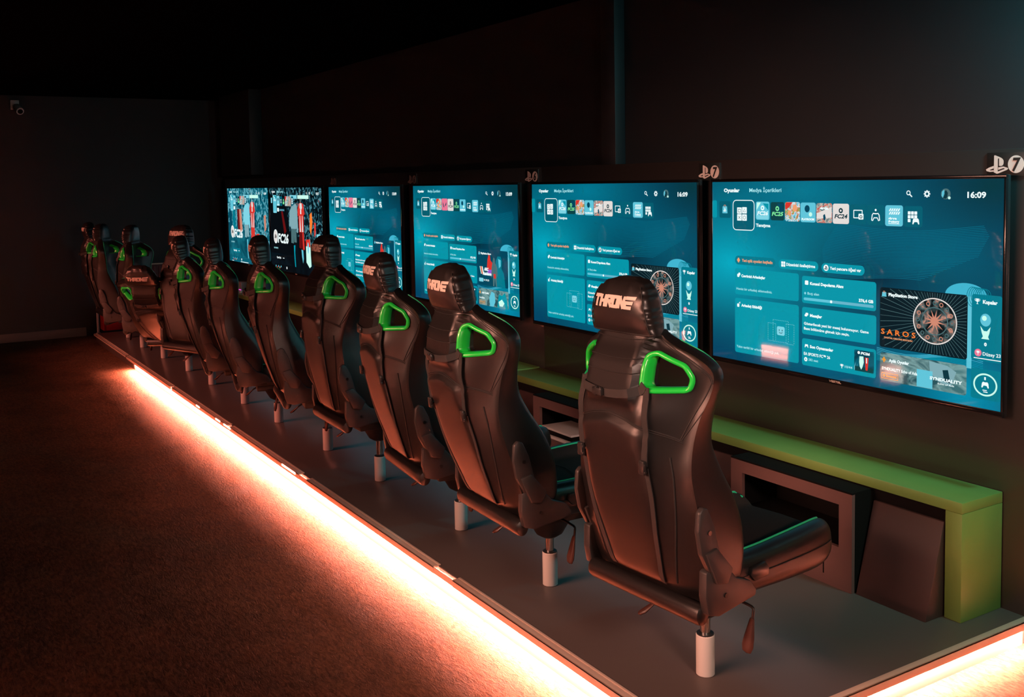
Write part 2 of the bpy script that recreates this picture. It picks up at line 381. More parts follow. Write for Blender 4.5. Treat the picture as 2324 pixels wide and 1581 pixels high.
# ------------------------------------------------------------------ wall signs
def logo_polys():
    P = [[(1210,300),(1240,293),(1330,330),(1400,365),(1440,400),(1457,440),(1457,500),(1440,545),(1400,570),(1340,560),(1340,380),(1322,370),(1310,385),(1310,755),(1290,762),(1208,722)],
         [(1205,560),(1080,600),(1000,648),(1020,690),(1100,712),(1205,705),(1205,668),(1120,672),(1095,660),(1205,622)],
         [(1320,600),(1450,580),(1570,620),(1575,640),(1550,665),(1310,758),(1310,705),(1480,645),(1486,628),(1450,622),(1320,664)]]
    return [[((x-1290)/460., (530-y)/460.) for x, y in p] for p in P]
LOGO = logo_polys()
def add_logo(mb, x, z, h, y, mi=0, kx=1.):
    for p in LOGO: mb.add([(x+u*h*kx, y, z+v*h) for u, v in p], [list(range(len(p)))], mi)
def sign(xc, digit, label, m, w_=.165, h_=.098):
    r = empty('number_sign', (xc, YW-.001, 1.816)); tag(r, label, 'sign')
    MB().box(-w_/2, w_/2, -.004, 0, -h_/2, h_/2, bev=.001).build('plate', M['plate'], r)
    b = MB(); add_logo(b, -.037, 0, .073, -.006, 0, 1.05); n = 40
    b.add([(.043+.034*math.cos(2*PI*k/n), -.006, .035*math.sin(2*PI*k/n)) for k in range(n)], [list(range(n))])
    b.build('emblem', m, r, recalc=False)
    vs, fs = text_fit(digit, .026, -.026, .052, .032, .03, .12)
    b = MB(); b.add([(x, -.0075, z) for x, z in vs], fs)
    b.build('numeral', M['plate'], r, recalc=False)
sign(-.043, '7', 'black plate with emblem and number 7 above the right corner of the nearest television', M['signw'])
sign(-1.755, '7', 'emblem and number 7 between the nearest and second nearest televisions', M['signw'])
sign(-3.537, '6', 'brighter emblem and number 6 left of the second nearest television', M['signw'])
sign(-5.416, '6', 'dull emblem and number 6 left of the third nearest television', M['sign_dim'])
sign(-7.21, '6', 'tiny dim emblem and number above the left edge of the fourth nearest television', M['sign_dim'])
# ------------------------------------------------------------------ televisions
TW, TH, TZ = 1.65, .928, 1.7611
def emi(name, srgb, k=1., sample=False, refl=True):
    return mat(name, (.004, .004, .004), .035, spec=1. if refl else .0, emi=lin(srgb), es=k*1.15, sample=sample)
def screen_bg(name, bright=1.):
    m = bpy.data.materials.new(name); m.use_nodes = True; nt = m.node_tree; b = nt.nodes['Principled BSDF']; L = nt.links
    b.inputs['Base Color'].default_value = (.004, .004, .004, 1); b.inputs['Roughness'].default_value = .035; b.inputs['Specular IOR Level'].default_value = 1.
    uv = nt.nodes.new('ShaderNodeUVMap'); uv.uv_map = 'UVMap'
    def blob(x, y, r, ax=1.):
        mp = nt.nodes.new('ShaderNodeMapping'); mp.inputs['Location'].default_value = (-x/r*ax, -y/r, 0); mp.inputs['Scale'].default_value = (ax/r, 1/r, 0)
        L.new(uv.outputs['UV'], mp.inputs['Vector'])
        g = nt.nodes.new('ShaderNodeTexGradient'); g.gradient_type = 'QUADRATIC_SPHERE'; L.new(mp.outputs['Vector'], g.inputs['Vector']); return g.outputs['Fac']
    cur = None
    base = nt.nodes.new('ShaderNodeRGB'); base.outputs[0].default_value = (*lin((0, 44, 66)), 1); cur = base.outputs[0]
    for (x, y, r, ax, c) in ((.08, .55, .75, 1., (0, 150, 172)), (.38, .95, .5, .7, (0, 105, 128)), (.78, .62, .5, .8, (0, 86, 108)), (.9, .05, .5, 1.1, (0, 130, 160)), (.45, .1, .5, .8, (0, 84, 112)), (.64, .55, .3, .8, (0, 28, 46)), (.02, .0, .4, 1., (0, 58, 88)), (.97, .97, .3, 1., (2, 48, 56))):
        mx = nt.nodes.new('ShaderNodeMix'); mx.data_type = 'RGBA'; L.new(blob(x, y, r, ax), mx.inputs['Factor']); L.new(cur, mx.inputs['A']); mx.inputs['B'].default_value = (*lin(c), 1); cur = mx.outputs['Result']
    L.new(cur, b.inputs['Emission Color']); b.inputs['Emission Strength'].default_value = bright
    return m
def speckle(name, stops, scale, vor=True, stretch=(1, 1, 1), k=1.):
    m = bpy.data.materials.new(name); m.use_nodes = True; nt = m.node_tree; b = nt.nodes['Principled BSDF']; L = nt.links
    b.inputs['Base Color'].default_value = (.004, .004, .004, 1); b.inputs['Roughness'].default_value = .07
    tc = nt.nodes.new('ShaderNodeTexCoord'); mp = nt.nodes.new('ShaderNodeMapping'); mp.inputs['Scale'].default_value = stretch; L.new(tc.outputs['Object'], mp.inputs['Vector'])
    t = nt.nodes.new('ShaderNodeTexNoise'); t.inputs['Scale'].default_value = scale; t.inputs['Detail'].default_value = 4; t.inputs['Distortion'].default_value = 1.
    L.new(mp.outputs['Vector'], t.inputs['Vector'])
    r = nt.nodes.new('ShaderNodeValToRGB'); e = r.color_ramp.elements
    while len(e) < len(stops): e.new(.5)
    for i, (p, c) in enumerate(stops): e[i].position = p; e[i].color = (*lin(c), 1)
    L.new(t.outputs['Fac'], r.inputs['Fac']); L.new(r.outputs['Color'], b.inputs['Emission Color']); b.inputs['Emission Strength'].default_value = k
    m.cycles.emission_sampling = 'NONE'
    return m
UM = {}
def um(k, *a, **kw):
    UM[k] = (len(UM), a[0] if not isinstance(a[0], tuple) else emi('screen '+k.replace('_', ' '), *a, **kw)); return k
um('bg', screen_bg('screen teal backdrop', 1.3)); um('white', (225, 240, 240)); um('soft', (150, 215, 222)); um('card', (0, 140, 158)); um('card_dim', (0, 114, 132)); um('tile', (0, 88, 106)); um('pale', (120, 200, 215))
um('orange', (225, 150, 105)); um('amber', (215, 140, 50)); um('line', (0, 98, 122)); um('dark', (2, 26, 34)); um('ink', (6, 50, 60)); um('cream', (214, 208, 204)); um('green', (120, 225, 150)); um('red', (205, 50, 42)); um('pink', (222, 112, 140)); um('dteal', (8, 62, 66)); um('shell', (60, 170, 196)); um('sky', (90, 185, 205)); um('mint', (190, 240, 225)); um('copper', (196, 128, 106)); um('steel', (70, 104, 108)); um('gold', (240, 120, 45)); um('violet', (150, 80, 190)); um('barbg', (96, 170, 190)); um('black', (3, 9, 14)); um('maroon', (96, 14, 16)); um('cloth', (120, 160, 168)); um('deep', (0, 66, 88))
um('collage', speckle('screen colourful tile picture', [(.3, (20, 60, 70)), (.42, (120, 205, 225)), (.5, (225, 235, 235)), (.56, (205, 80, 60)), (.64, (110, 200, 90)), (.72, (200, 120, 190))], 45))
um('skate', speckle('screen street tile picture', [(.35, (30, 90, 100)), (.5, (200, 195, 185)), (.6, (205, 90, 60)), (.7, (120, 180, 190))], 30, stretch=(1, 1, 1.6)))
um('relief', speckle('screen relief picture', [(.4, (6, 22, 26)), (.5, (58, 76, 78)), (.58, (120, 104, 98)), (.68, (210, 150, 130))], 22))
um('rocks', speckle('screen hazy cliffs picture', [(.35, (60, 110, 115)), (.5, (120, 160, 160)), (.65, (40, 84, 92))], 9, stretch=(1, 1, 2)))
um('crowd', speckle('screen crowd picture dark', [(.44, (3, 12, 18)), (.54, (8, 50, 62)), (.6, (90, 160, 175)), (.66, (12, 30, 36)), (.74, (170, 50, 40))], 17))
um('crowd2', speckle('screen crowd picture teal', [(.36, (0, 62, 80)), (.5, (0, 100, 120)), (.6, (110, 190, 205)), (.68, (0, 80, 98)), (.78, (180, 80, 60))], 14))
um('bgdark', speckle('screen dark backdrop', [(.4, (2, 10, 16)), (.6, (5, 20, 28))], 3)); um('bghaze', speckle('screen hazy backdrop', [(.35, (0, 66, 84)), (.65, (20, 112, 130))], 4))
UMATS = [m for _, m in sorted(UM.values(), key=lambda t: t[0])]

class UI:
    def __init__(s): s.b = MB()
    def P(s, x, y, l): return (x/1920*TW-TW/2, -.0004*l-.0006, TH-y/1080*TH)
    def poly(s, pts, m, l): s.b.add([s.P(x, y, l) for x, y in pts], [list(range(len(pts)))], UM[m][0]); return s
    def tris(s, pts, fs, m, l): s.b.add([s.P(x, y, l) for x, y in pts], fs, UM[m][0]); return s
    def rr(s, x0, y0, x1, y1, r, n=5):
        r = min(r, (x1-x0)/2, (y1-y0)/2); o = []
        for cx_, cy_, a0 in ((x1-r, y0+r, -90), (x1-r, y1-r, 0), (x0+r, y1-r, 90), (x0+r, y0+r, 180)):
            for k in range(n+1): a = R(a0+90*k/n); o.append((cx_+r*math.cos(a), cy_+r*math.sin(a)))
        return o
    def rect(s, x0, y0, x1, y1, m, l, r=0):
        return s.poly(s.rr(x0, y0, x1, y1, r) if r else [(x0, y0), (x1, y0), (x1, y1), (x0, y1)], m, l)
    def frame(s, x0, y0, x1, y1, t, m, l, r=0):
        A, B = s.rr(x0, y0, x1, y1, r+.01), s.rr(x0+t, y0+t, x1-t, y1-t, max(r-t, .01)); n = len(A)
        return s.tris(A+B, [[i, (i+1) % n, n+(i+1) % n, n+i] for i in range(n)], m, l)
    def disc(s, x, y, r, m, l, ry=None, n=28): ry = ry or r; return s.poly([(x+r*math.cos(2*PI*k/n), y+ry*math.sin(2*PI*k/n)) for k in range(n)], m, l)
    def ring(s, x, y, r, t, m, l, n=40, ry=None):
        ry = ry or r; A = [(x+r*math.cos(2*PI*k/n), y+ry*math.sin(2*PI*k/n)) for k in range(n)]; B = [(x+(r-t)*math.cos(2*PI*k/n), y+(ry-t)*math.sin(2*PI*k/n)) for k in range(n)]
        return s.tris(A+B, [[i, (i+1) % n, n+(i+1) % n, n+i] for i in range(n)], m, l)
    def line(s, pts, t, m, l):
        pts = [np.array(p, float) for p in pts]; A = []; B = []
        for i, p in enumerate(pts):
            d = pts[min(i+1, len(pts)-1)]-pts[max(i-1, 0)]; d = d/(np.hypot(*d)+1e-9); nrm = np.array((-d[1], d[0]))*t/2; A.append(tuple(p+nrm)); B.append(tuple(p-nrm))
        n = len(A); return s.tris(A+B, [[i, i+1, n+i+1, n+i] for i in range(n-1)], m, l)
    def text(s, body, x, yb, h, wd, m, l=4, bold=0., shear=0.):
        vs, fs = text_fit(body, x, 0, h, wd, bold+.018, shear); return s.tris([(a, yb-b_) for a, b_ in vs], fs, m, l) if vs else s
    def logo(s, x, y, h, m, l):
        for p in LOGO: s.poly([(x+u*h, y-v*h) for u, v in p], m, l)
        return s
    def pad(s, x, y, k, m, l, hollow=False):
        pts = [(-1, .75), (-.85, -.35), (-.55, -.7), (-.3, -.6), (.3, -.6), (.55, -.7), (.85, -.35), (1, .75), (.75, .85), (.4, .25), (-.4, .25), (-.75, .85)]
        pts = [(x+a*k, y+b_*k) for a, b_ in pts]
        return s.line(pts+[pts[0]], k*.22, m, l) if hollow else s.poly(pts, m, l)
    def cup(s, x, y, k, m, l):
        s.poly([(x-.6*k, y-k), (x+.6*k, y-k), (x+.5*k, y), (x+.12*k, y+.3*k), (x+.12*k, y+.7*k), (x+.45*k, y+k), (x-.45*k, y+k), (x-.12*k, y+.7*k), (x-.12*k, y+.3*k), (x-.5*k, y)], m, l)
        for q in (-1, 1): s.line([(x+q*.6*k, y-.8*k), (x+q*k, y-.8*k), (x+q*.9*k, y-.2*k), (x+q*.5*k, y-.05*k)], .18*k, m, l)
        return s
    def done(s, name, parent):
        o = s.b.build(name, UMATS, parent, recalc=False); me = o.data
        uvl = me.uv_layers.new(name='UVMap')
        for lp in me.loops: c = me.vertices[lp.vertex_index].co; uvl.data[lp.index].uv = ((c.x+TW/2)/TW, c.z/TH)
        return o

def head_row(u, clock, clock_m='white'):
    u.text('Oyunlar', 101, 61, 22, 134, 'white', 3, .03); u.text('Medya İçerikleri', 315, 61, 22, 252, 'soft', 3)
    u.ring(1411, 66, 12, 4.5, 'white', 3, 24).line([(1419, 74), (1432, 86)], 6, 'white', 3)
    u.ring(1517, 71, 13, 6, 'white', 3, 24)
    for k in range(8): u.line([(1517+11*math.cos(k*PI/4), 71+11*math.sin(k*PI/4)), (1517+18*math.cos(k*PI/4), 71+18*math.sin(k*PI/4))], 7, 'white', 3)
    u.disc(1620, 71, 26, 'steel', 3).poly([(1604, 92), (1610, 64), (1622, 52), (1632, 66), (1630, 84), (1622, 95)], 'ink', 4).poly([(1600, 60), (1612, 50), (1614, 70), (1606, 90), (1598, 80)], 'sky', 4).disc(1640, 90, 7, 'mint', 5)
    u.text(clock, 1735, 89, 28, 96, clock_m, 3, .015)
def tile_fc(u, x0, x1, y0, y1, num, bgm, fg):
    u.rect(x0, y0, x1, y1, bgm, 3, 12); c = (x0+x1)/2; u.disc(c, y0+37, 14, fg, 4).disc(c, y0+37, 6, bgm, 5)
    if bgm == 'sky': u.poly([(x0+4, y1-30), (c, y1-22), (x1-8, y1-30), (x1-10, y1-4), (x0+10, y1-4)], 'pale', 4).poly([(x0+10, y0+6), (x0+40, y0+5), (x0+6, y0+50)], 'mint', 4).poly([(x0+55, y0+10), (x1-6, y0+12), (x1-6, y0+52)], 'card', 4)
    if bgm == 'dteal': u.poly([(c, y0+8), (x1-8, y0+6), (x1-6, y1-20), (c+12, y1-46)], 'deep', 4)
    u.text('FC%s' % num, c-42, y0+78, 22, 84, fg, 5, .02, .25)
def home(clock, variant):
    u = UI(); u.rect(0, 0, 1920, 1080, 'bg', 0)
    # wave lines and ridged shell shape of the backdrop
    for k in range(34):
        y = 235+k*8.2; x0 = 905+max(0, 17-k)*4-40*math.sin(k/34*PI); x1 = 1850-abs(k-6)*4.5-max(0, k-18)*16
        pts = [(x0+(x1-x0)*t/18, y+18*math.sin(t/18*PI*1.15+.3)*(1-k/60)-8*math.cos(t/18*5+k*.08)) for t in range(19)]
        u.line(pts, 2.8, 'line', 1)
    n = 20; u.poly([(1735+112*math.cos(PI*k/n), 556-62*math.sin(PI*k/n)) for k in range(n+1)], 'shell', 1)
    for k in range(7): u.ring(1768+k*11, 556-2*k, 30, 3, 'card_dim', 2, 24, 48-k*3)
    u.rect(1742, 556, 1768, 900, 'sky', 1)
    for k in range(9): u.line([(1228+60*t, 868+k*6+20*math.sin(t*.55+k*.12)-t*2) for t in range(11)], 2.4, 'shell' if k < 5 else 'card', 1)
    head_row(u, clock)
    u.rect(-0, 112, 40, 218, 'card', 2, 10) if variant == 16 else None
    u.rect(61, 116, 160, 218, 'tile', 2, 12).poly([(90, 148), (128, 148), (132, 190), (88, 190)], 'sky', 3).ring(109, 148, 10, 3, 'orange', 3, 16).logo(109, 170, 22, 'white', 4)
    u.rect(177, 108, 357, 290, 'tile', 2, 26).frame(177, 108, 357, 290, 5, 'white', 3, 28)
    for k, (a, b_) in enumerate(((233, 172), (275, 170), (233, 213), (275, 213))):
        u.rect(a-19, b_-19, a+19, b_+19, 'white', 3, 3)
        if k == 0: u.frame(a-10, b_-10, a+10, b_+10, 2.5, 'ink', 4)
        if k == 1: u.line([(a-10, b_+8), (a, b_-10), (a+10, b_+8), (a-10, b_+8)], 2.5, 'ink', 4)
        if k == 2: u.line([(a-9, b_-9), (a+9, b_+9)], 2.5, 'ink', 4).line([(a-9, b_+9), (a+9, b_-9)], 2.5, 'ink', 4)
        if k == 3: u.ring(a, b_, 11, 2.5, 'ink', 4, 20)
    u.text('Tanışma', 368, 264, 18, 115, 'white', 3, .02)
    X = [(368, 475, 117, 223), (485, 589, 119, 224), (595, 705, 118, 227), (710, 818, 120, 229), (823, 932, 122, 230), (937, 1045, 124, 232), (1050, 1157, 127, 232), (1163, 1268, 128, 233), (1274, 1380, 129, 235), (1387, 1493, 132, 236)]
    order = ['26', '25', 'col', 'play', 'ska', '24', 'cam', 'pad', 'sha', 'lib'] if variant == 16 else ['26', 'col', 'v', '24', '25', 'play', 'cam', 'sha', 'pad', 'lib']
    for (x0, x1, y0, y1), k in zip(X, order):
        c = (x0+x1)/2; m_ = (y0+y1)/2
        if k == '26': tile_fc(u, x0, x1, y0, y1, '26', 'sky', 'white')
        elif k == '25': tile_fc(u, x0, x1, y0, y1, '25', 'dteal', 'green')
        elif k == '24': tile_fc(u, x0, x1, y0, y1, '24', 'cream', 'ink')
        elif k == 'col': u.rect(x0, y0, x1, y1, 'collage', 3, 12).poly([(x0+2, y0+10), (x0+12, y0+1), (x0+58, y0+1), (x0+30, y0+30), (x0+3, y0+44)], 'red', 4).disc(c+18, y0+34, 17, 'orange', 4, 20).disc(x0+34, y0+62, 13, 'orange', 4, 17)
        elif k == 'play': u.rect(x0, y0, x1, y1, 'sky', 3, 12).disc(c-6, y0+34, 18, 'deep', 4, 20).disc(c+18, y1-44, 12, 'mint', 4).text('PLAYROOM', x0+9, y1-11, 12, x1-x0-18, 'white', 5, .04)
        elif k == 'ska': u.rect(x0, y0, x1, y1, 'skate', 3, 12).poly([(x0+3, y0+56), (x1-3, y0+20), (x1-3, y0+78), (x0+3, y1-22)], 'cream', 4).line([(x0+6, y0+34), (x1-30, y0+6)], 4, 'red', 4).text('skate.', x0+24, y0+34, 15, 62, 'white', 5, .04, .2).poly([(c-6, y0+66), (c+6, y0+58), (c+12, y0+80), (c+6, y0+96), (c-4, y0+90)], 'deep', 5)
        elif k == 'v': u.rect(x0, y0, x1, y1, 'pink', 3, 12).poly([(x0+22, y0+30), (x0+50, y0+80), (x0+36, y0+80), (x0+20, y0+54)], 'deep', 4).poly([(x1-22, y0+30), (c+4, y0+68), (c+18, y0+68), (x1-20, y0+52)], 'deep', 4)
        elif k == 'cam': u.rect(x0, y0, x1, y1, 'tile', 3, 12).frame(x0+24, y0+28, x1-24, y1-32, 5, 'white', 4, 4).rect(c+4, m_-4, x1-18, m_+26, 'white', 5, 4).ring(c+20, m_+12, 9, 4, 'ink', 6, 18)
        elif k == 'pad': u.rect(x0, y0, x1, y1, 'tile', 3, 12).pad(c, m_+8, 25, 'white', 4, True).disc(c, m_-26, 6, 'white', 4)
        elif k == 'sha':
            u.rect(x0, y0, x1, y1, 'sky', 3, 12)
            for q in range(5):
                for j in range(2): u.poly([(x0+22+q*13, y0+30+j*17), (x0+30+q*13, y0+30+j*17), (x0+38+q*13, y0+16+j*17), (x0+30+q*13, y0+16+j*17)], 'white', 4)
            u.text('share', x0+20, y0+72, 12, 50, 'white', 4, .04).text('factory', x0+20, y0+88, 12, 66, 'white', 4, .04).rect(x0+20, y1-14, x1-20, y1-11, 'white', 4)
        elif k == 'lib':
            u.rect(x0, y0, x1, y1, 'tile', 3, 12)
            for q in range(3):
                for j in range(2): u.rect(x0+22+q*19, y0+26+j*19, x0+38+q*19, y0+42+j*19, 'white', 4, 2)
            u.rect(x0+22, y0+64, x0+38, y0+80, 'white', 4, 2).pad(c+16, m_+22, 20, 'white', 5)
    for x0, x1, y0, y1, t, tc_, ic in ((195, 522, 443, 496, 'Yeni aylık oyunları keşfedin', 'orange', 'plus'), (547, 838, 445, 500, 'Düzeninizi özelleştirme', 'white', 'grid'), (860, 1148, 448, 501, 'Yeni pencere öğesi var', 'white', 'logo')):
        u.rect(x0, y0, x1, y1, 'card_dim' if ic == 'plus' else 'card', 2, 27); m_ = (y0+y1)/2
        if ic == 'plus': u.rect(x0+18, m_-6, x0+42, m_+6, 'orange', 3, 4).rect(x0+24, m_-14, x0+36, m_+14, 'orange', 3, 4)
        if ic == 'grid':
            for a in (0, 1):
                for b_ in (0, 1): u.rect(x0+20+a*16, m_-15+b_*16, x0+34+a*16, m_-1+b_*16, 'white', 3, 2)
        if ic == 'logo': u.disc(x0+32, m_, 17, 'white', 3).logo(x0+32, m_, 22, 'ink', 4)
        u.text(t, x0+58, m_+8, 17, x1-x0-58-22, tc_, 3, .015)
    for x0, y0, x1, y1 in ((195, 520, 698, 677), (194, 699, 699, 1030), (722, 529, 1222, 681), (723, 704, 1224, 857), (723, 881, 1224, 1033)): u.rect(x0, y0, x1, y1, 'card', 2, 14)
    u.rect(214, 552, 232, 572, 'white', 3, 6).rect(224, 545, 240, 562, 'white', 3, 6).text('Çevrimiçi Arkadaşlar', 248, 570, 16, 195, 'white', 3, .03).text('Henüz bir arkadaş eklemediniz.', 207, 649, 14, 290, 'soft', 3)
    u.rect(213, 733, 231, 753, 'white', 3, 4).line([(228, 730), (238, 722), (236, 732)], 4, 'white', 3).text('Arkadaş Etkinliği', 248, 748, 16, 168, 'white', 3, .03).text('Yakın tarihli bir arkadaş etkinliği yok.', 207, 1000, 14, 345, 'soft', 3)
    u.rect(535, 835, 594, 886, 'pale', 4, 10).rect(550, 852, 555, 861, 'ink', 5).rect(573, 852, 578, 861, 'ink', 5).line([(551, 867), (558, 873), (571, 873), (578, 867)], 3, 'ink', 5)
    for x0, y0, x1, y1, dx in ((505, 800, 622, 925, 0), (465, 822, 525, 925, -1), (605, 815, 664, 930, 1)):
        for k in range(9):
            for a, b_ in (((x0+(x1-x0)*k/9, y0+dx*0), (x0+(x1-x0)*(k+.5)/9, y0)), ((x0+(x1-x0)*k/9, y1), (x0+(x1-x0)*(k+.5)/9, y1)), ((x0, y0+(y1-y0)*k/9), (x0, y0+(y1-y0)*(k+.5)/9)), ((x1, y0+(y1-y0)*k/9), (x1, y0+(y1-y0)*(k+.5)/9))): u.line([a, b_], 2.2, 'pale', 3)
    u.rect(743, 560, 768, 578, 'white', 3, 5).rect(743, 554, 768, 564, 'white', 3, 5).text('Konsol Depolama Alanı', 780, 576, 16, 230, 'white', 3, .03)
    u.disc(745, 626, 7, 'pale', 3).text('Boş alan', 762, 632, 14, 82, 'soft', 3).text('376,4 GB' if variant == 16 else '372,5 GB', 1112, 640, 16, 93, 'white', 3, .03)
    u.rect(735, 650, 1207, 665, 'barbg', 3, 8).rect(735, 650, 930 if variant == 16 else 945, 665, 'sky', 4, 8).rect(922, 650, 936, 665, 'white', 5, 4)
    u.rect(742, 744, 760, 756, 'white', 3, 4).rect(748, 735, 768, 750, 'white', 3, 5).text('Mesajlar', 780, 755, 16, 86, 'white', 3, .03)
    u.text('Gösterilecek yeni bir mesaj bulunmuyor. Game', 737, 803, 15, 440, 'white', 3, .01).text('Base bölümüne gitmek için seçin.', 737, 831, 15, 315, 'white', 3, .01)
    u.pad(756, 921, 13, 'white', 3).text('Son Oynananlar', 780, 930, 16, 165, 'white', 3, .03).text('EA SPORTS FC™ 26', 737, 974, 16, 186, 'white', 3, .01)
    u.disc(751, 998, 12, 'white', 3).disc(751, 998, 4, 'card', 4).text('282 saat', 770, 1003, 13, 70, 'soft', 3).cup(1003, 1000, 11, 'white', 3).text('10/44', 1023, 1006, 13, 50, 'soft', 3)
    u.rect(1085, 897, 1213, 1010, 'crowd2', 3, 6).rect(1090, 985, 1208, 1010, 'dteal', 4).poly([(1120, 930), (1145, 928), (1148, 960), (1140, 985), (1132, 1000), (1122, 985), (1118, 960)], 'mint', 5).poly([(1155, 932), (1178, 932), (1176, 965), (1172, 1000), (1160, 1000), (1157, 965)], 'red', 5).rect(1163, 934, 1169, 962, 'white', 6).text('FC26', 1128, 918, 13, 58, 'white', 5, .05, .25).disc(1115, 911, 8, 'white', 5)
    # store card
    if variant == 16:
        u.rect(1246, 551, 1745, 861, 'dark', 2, 14)
        for k in range(64):
            a = 2*PI*k/64; p, q = (1568+124*math.cos(a), 695+118*math.sin(a)), (1568+330*math.cos(a), 695+330*math.sin(a))
            t1 = min([1.]+[(lim-p[i])/(q[i]-p[i]) for i, lims in ((0, (1250, 1741)), (1, (556, 856))) for lim in lims if (q[i]-p[i])*(lim-p[i]) > 0 and abs(q[i]-p[i]) > 1])
            if t1 > 0: u.line([p, (p[0]+(q[0]-p[0])*t1, p[1]+(q[1]-p[1])*t1)], 2.4 if k % 2 else 1.5, 'steel', 3)
        u.disc(1568, 695, 122, 'relief', 3, 114, 40).ring(1568, 695, 123, 6, 'cream', 4, 48, 115).ring(1568, 695, 74, 5, 'steel', 4, 36, 70)
        for k in range(16): a = 2*PI*k/16; u.ring(1568+96*math.cos(a), 695+90*math.sin(a), 11, 4, 'copper' if k % 2 else 'steel', 5, 14)
        for k in range(12): a = 2*PI*k/12+.2; u.poly([(1568+20*math.cos(a-.25), 695+20*math.sin(a-.25)), (1568+62*math.cos(a), 695+58*math.sin(a)), (1568+20*math.cos(a+.25), 695+20*math.sin(a+.25))], 'copper', 5)
        u.disc(1568, 695, 20, 'copper', 6, 20, 20)
        u.text('S A R O S', 1256, 792, 27, 205, 'gold', 7, .0).text('DIGITAL DELUXE EDITION', 1275, 813, 8, 168, 'orange', 7, .02)
    else:
        u.rect(1246, 551, 1745, 861, 'deep', 2, 14)
        u.poly([(1400, 700), (1410, 640), (1425, 600), (1440, 590), (1455, 605), (1460, 640), (1490, 660), (1498, 720), (1400, 722)], 'red', 3).poly([(1400, 722), (1498, 720), (1490, 770), (1420, 768)], 'violet', 3)
        u.poly([(1560, 860), (1540, 720), (1550, 640), (1580, 600), (1630, 600), (1650, 640), (1640, 700), (1680, 740), (1700, 860)], 'card_dim', 3).poly([(1590, 620), (1630, 630), (1630, 680), (1600, 700)], 'sky', 4)
        u.poly([(1500, 640), (1515, 612), (1532, 620), (1540, 660), (1570, 700), (1575, 760), (1560, 790), (1562, 858), (1545, 858), (1530, 790), (1520, 858), (1500, 858), (1498, 760), (1470, 790), (1480, 700)], 'steel', 5).poly([(1510, 752), (1545, 752), (1548, 790), (1515, 790)], 'red', 6)
        for k, c in enumerate(('mint', 'red', 'orange', 'white')): u.poly([(1275+k*13, 700), (1287+k*13, 700), (1308+k*13, 765), (1296+k*13, 765)], c, 5)
        u.text('ARC', 1352, 732, 26, 72, 'white', 6, .05, .1).text('Raiders', 1330, 770, 26, 145, 'white', 6, .05, .1)
        u.rect(1262, 800, 1335, 832, 'pale', 5, 4).text('₺1.749,50', 1343, 822, 15, 90, 'white', 5)
    u.poly([(1262, 575), (1284, 575), (1287, 598), (1259, 598)], 'sky', 7).ring(1273, 575, 6, 2, 'orange', 7, 12).text('PlayStation Store', 1300, 593, 16, 172, 'white', 7, .03)
    # monthly games card
    u.rect(1250, 889, 1744, 1035, 'rocks', 2, 14)
    if variant == 16: u.poly([(1540, 895), (1640, 905), (1690, 930), (1660, 1005), (1590, 990), (1545, 950)], 'cloth', 3).poly([(1615, 930), (1645, 925), (1660, 990), (1625, 985)], 'ink', 4).rect(1470, 945, 1560, 1033, 'sky', 3).text('SYNDUALITY', 1545, 985, 15, 178, 'white', 6, .03).text('Echo of Ada', 1590, 1003, 8, 90, 'white', 6)
    else: u.poly([(1440, 1034), (1430, 960), (1470, 905), (1520, 920), (1530, 990), (1500, 1034)], 'sky', 3).poly([(1560, 1034), (1590, 920), (1640, 930), (1690, 900), (1720, 960), (1730, 1034)], 'card', 3).poly([(1585, 985), (1640, 960), (1680, 990), (1650, 1020), (1600, 1020)], 'mint', 5)
    u.rect(1263, 920, 1287, 930, 'amber', 6, 4).rect(1270, 911, 1280, 939, 'amber', 6, 4).text('Aylık Oyunlar', 1305, 933, 16, 120, 'white', 6, .03)
    u.text('SYNDUALITY Echo of Ada' if variant == 16 else 'Core Edition', 1262, 978, 15, 212 if variant == 16 else 90, 'white', 6, .01)
    u.frame(1261, 992, 1362, 1024, 3, 'amber', 6, 2).rect(1270, 1005, 1284, 1010, 'amber', 6).rect(1274.5, 1000, 1279.5, 1015, 'amber', 6).text('Essential', 1290, 1013, 12, 62, 'amber', 6, .02)
    # trophies card, controller card
    u.rect(1766, 542, 1920, 855, 'card_dim', 2, 12).cup(1795, 575, 13, 'white', 3).text('Kupalar', 1823, 583, 17, 74, 'white', 3, .03)
    u.disc(1838, 660, 27, 'sky', 3, 30).disc(1832, 652, 12, 'mint', 4).poly([(1812, 690), (1830, 712), (1846, 712), (1864, 690), (1858, 722), (1852, 738), (1858, 750), (1818, 750), (1826, 738), (1820, 722)], 'mint', 4).text('0', 1832, 782, 16, 14, 'white', 3, .04)
    u.disc(1802, 818, 18, 'pink', 3).cup(1802, 818, 9, 'white', 4).text('Düzey 23', 1826, 828, 16, 90, 'white', 3).rect(1780, 842, 1918, 846, 'white', 3)
    u.rect(1767, 893, 1920, 1037, 'card_dim', 2, 12).ring(1841, 966, 61, 8, 'mint', 3, 48, 54).text('1', 1836, 942, 13, 8, 'white', 4, .04).pad(1841, 965, 19, 'white', 4).rect(1828, 990, 1850, 994, 'white', 4).rect(1832, 998, 1854, 1002, 'white', 4)
    return u
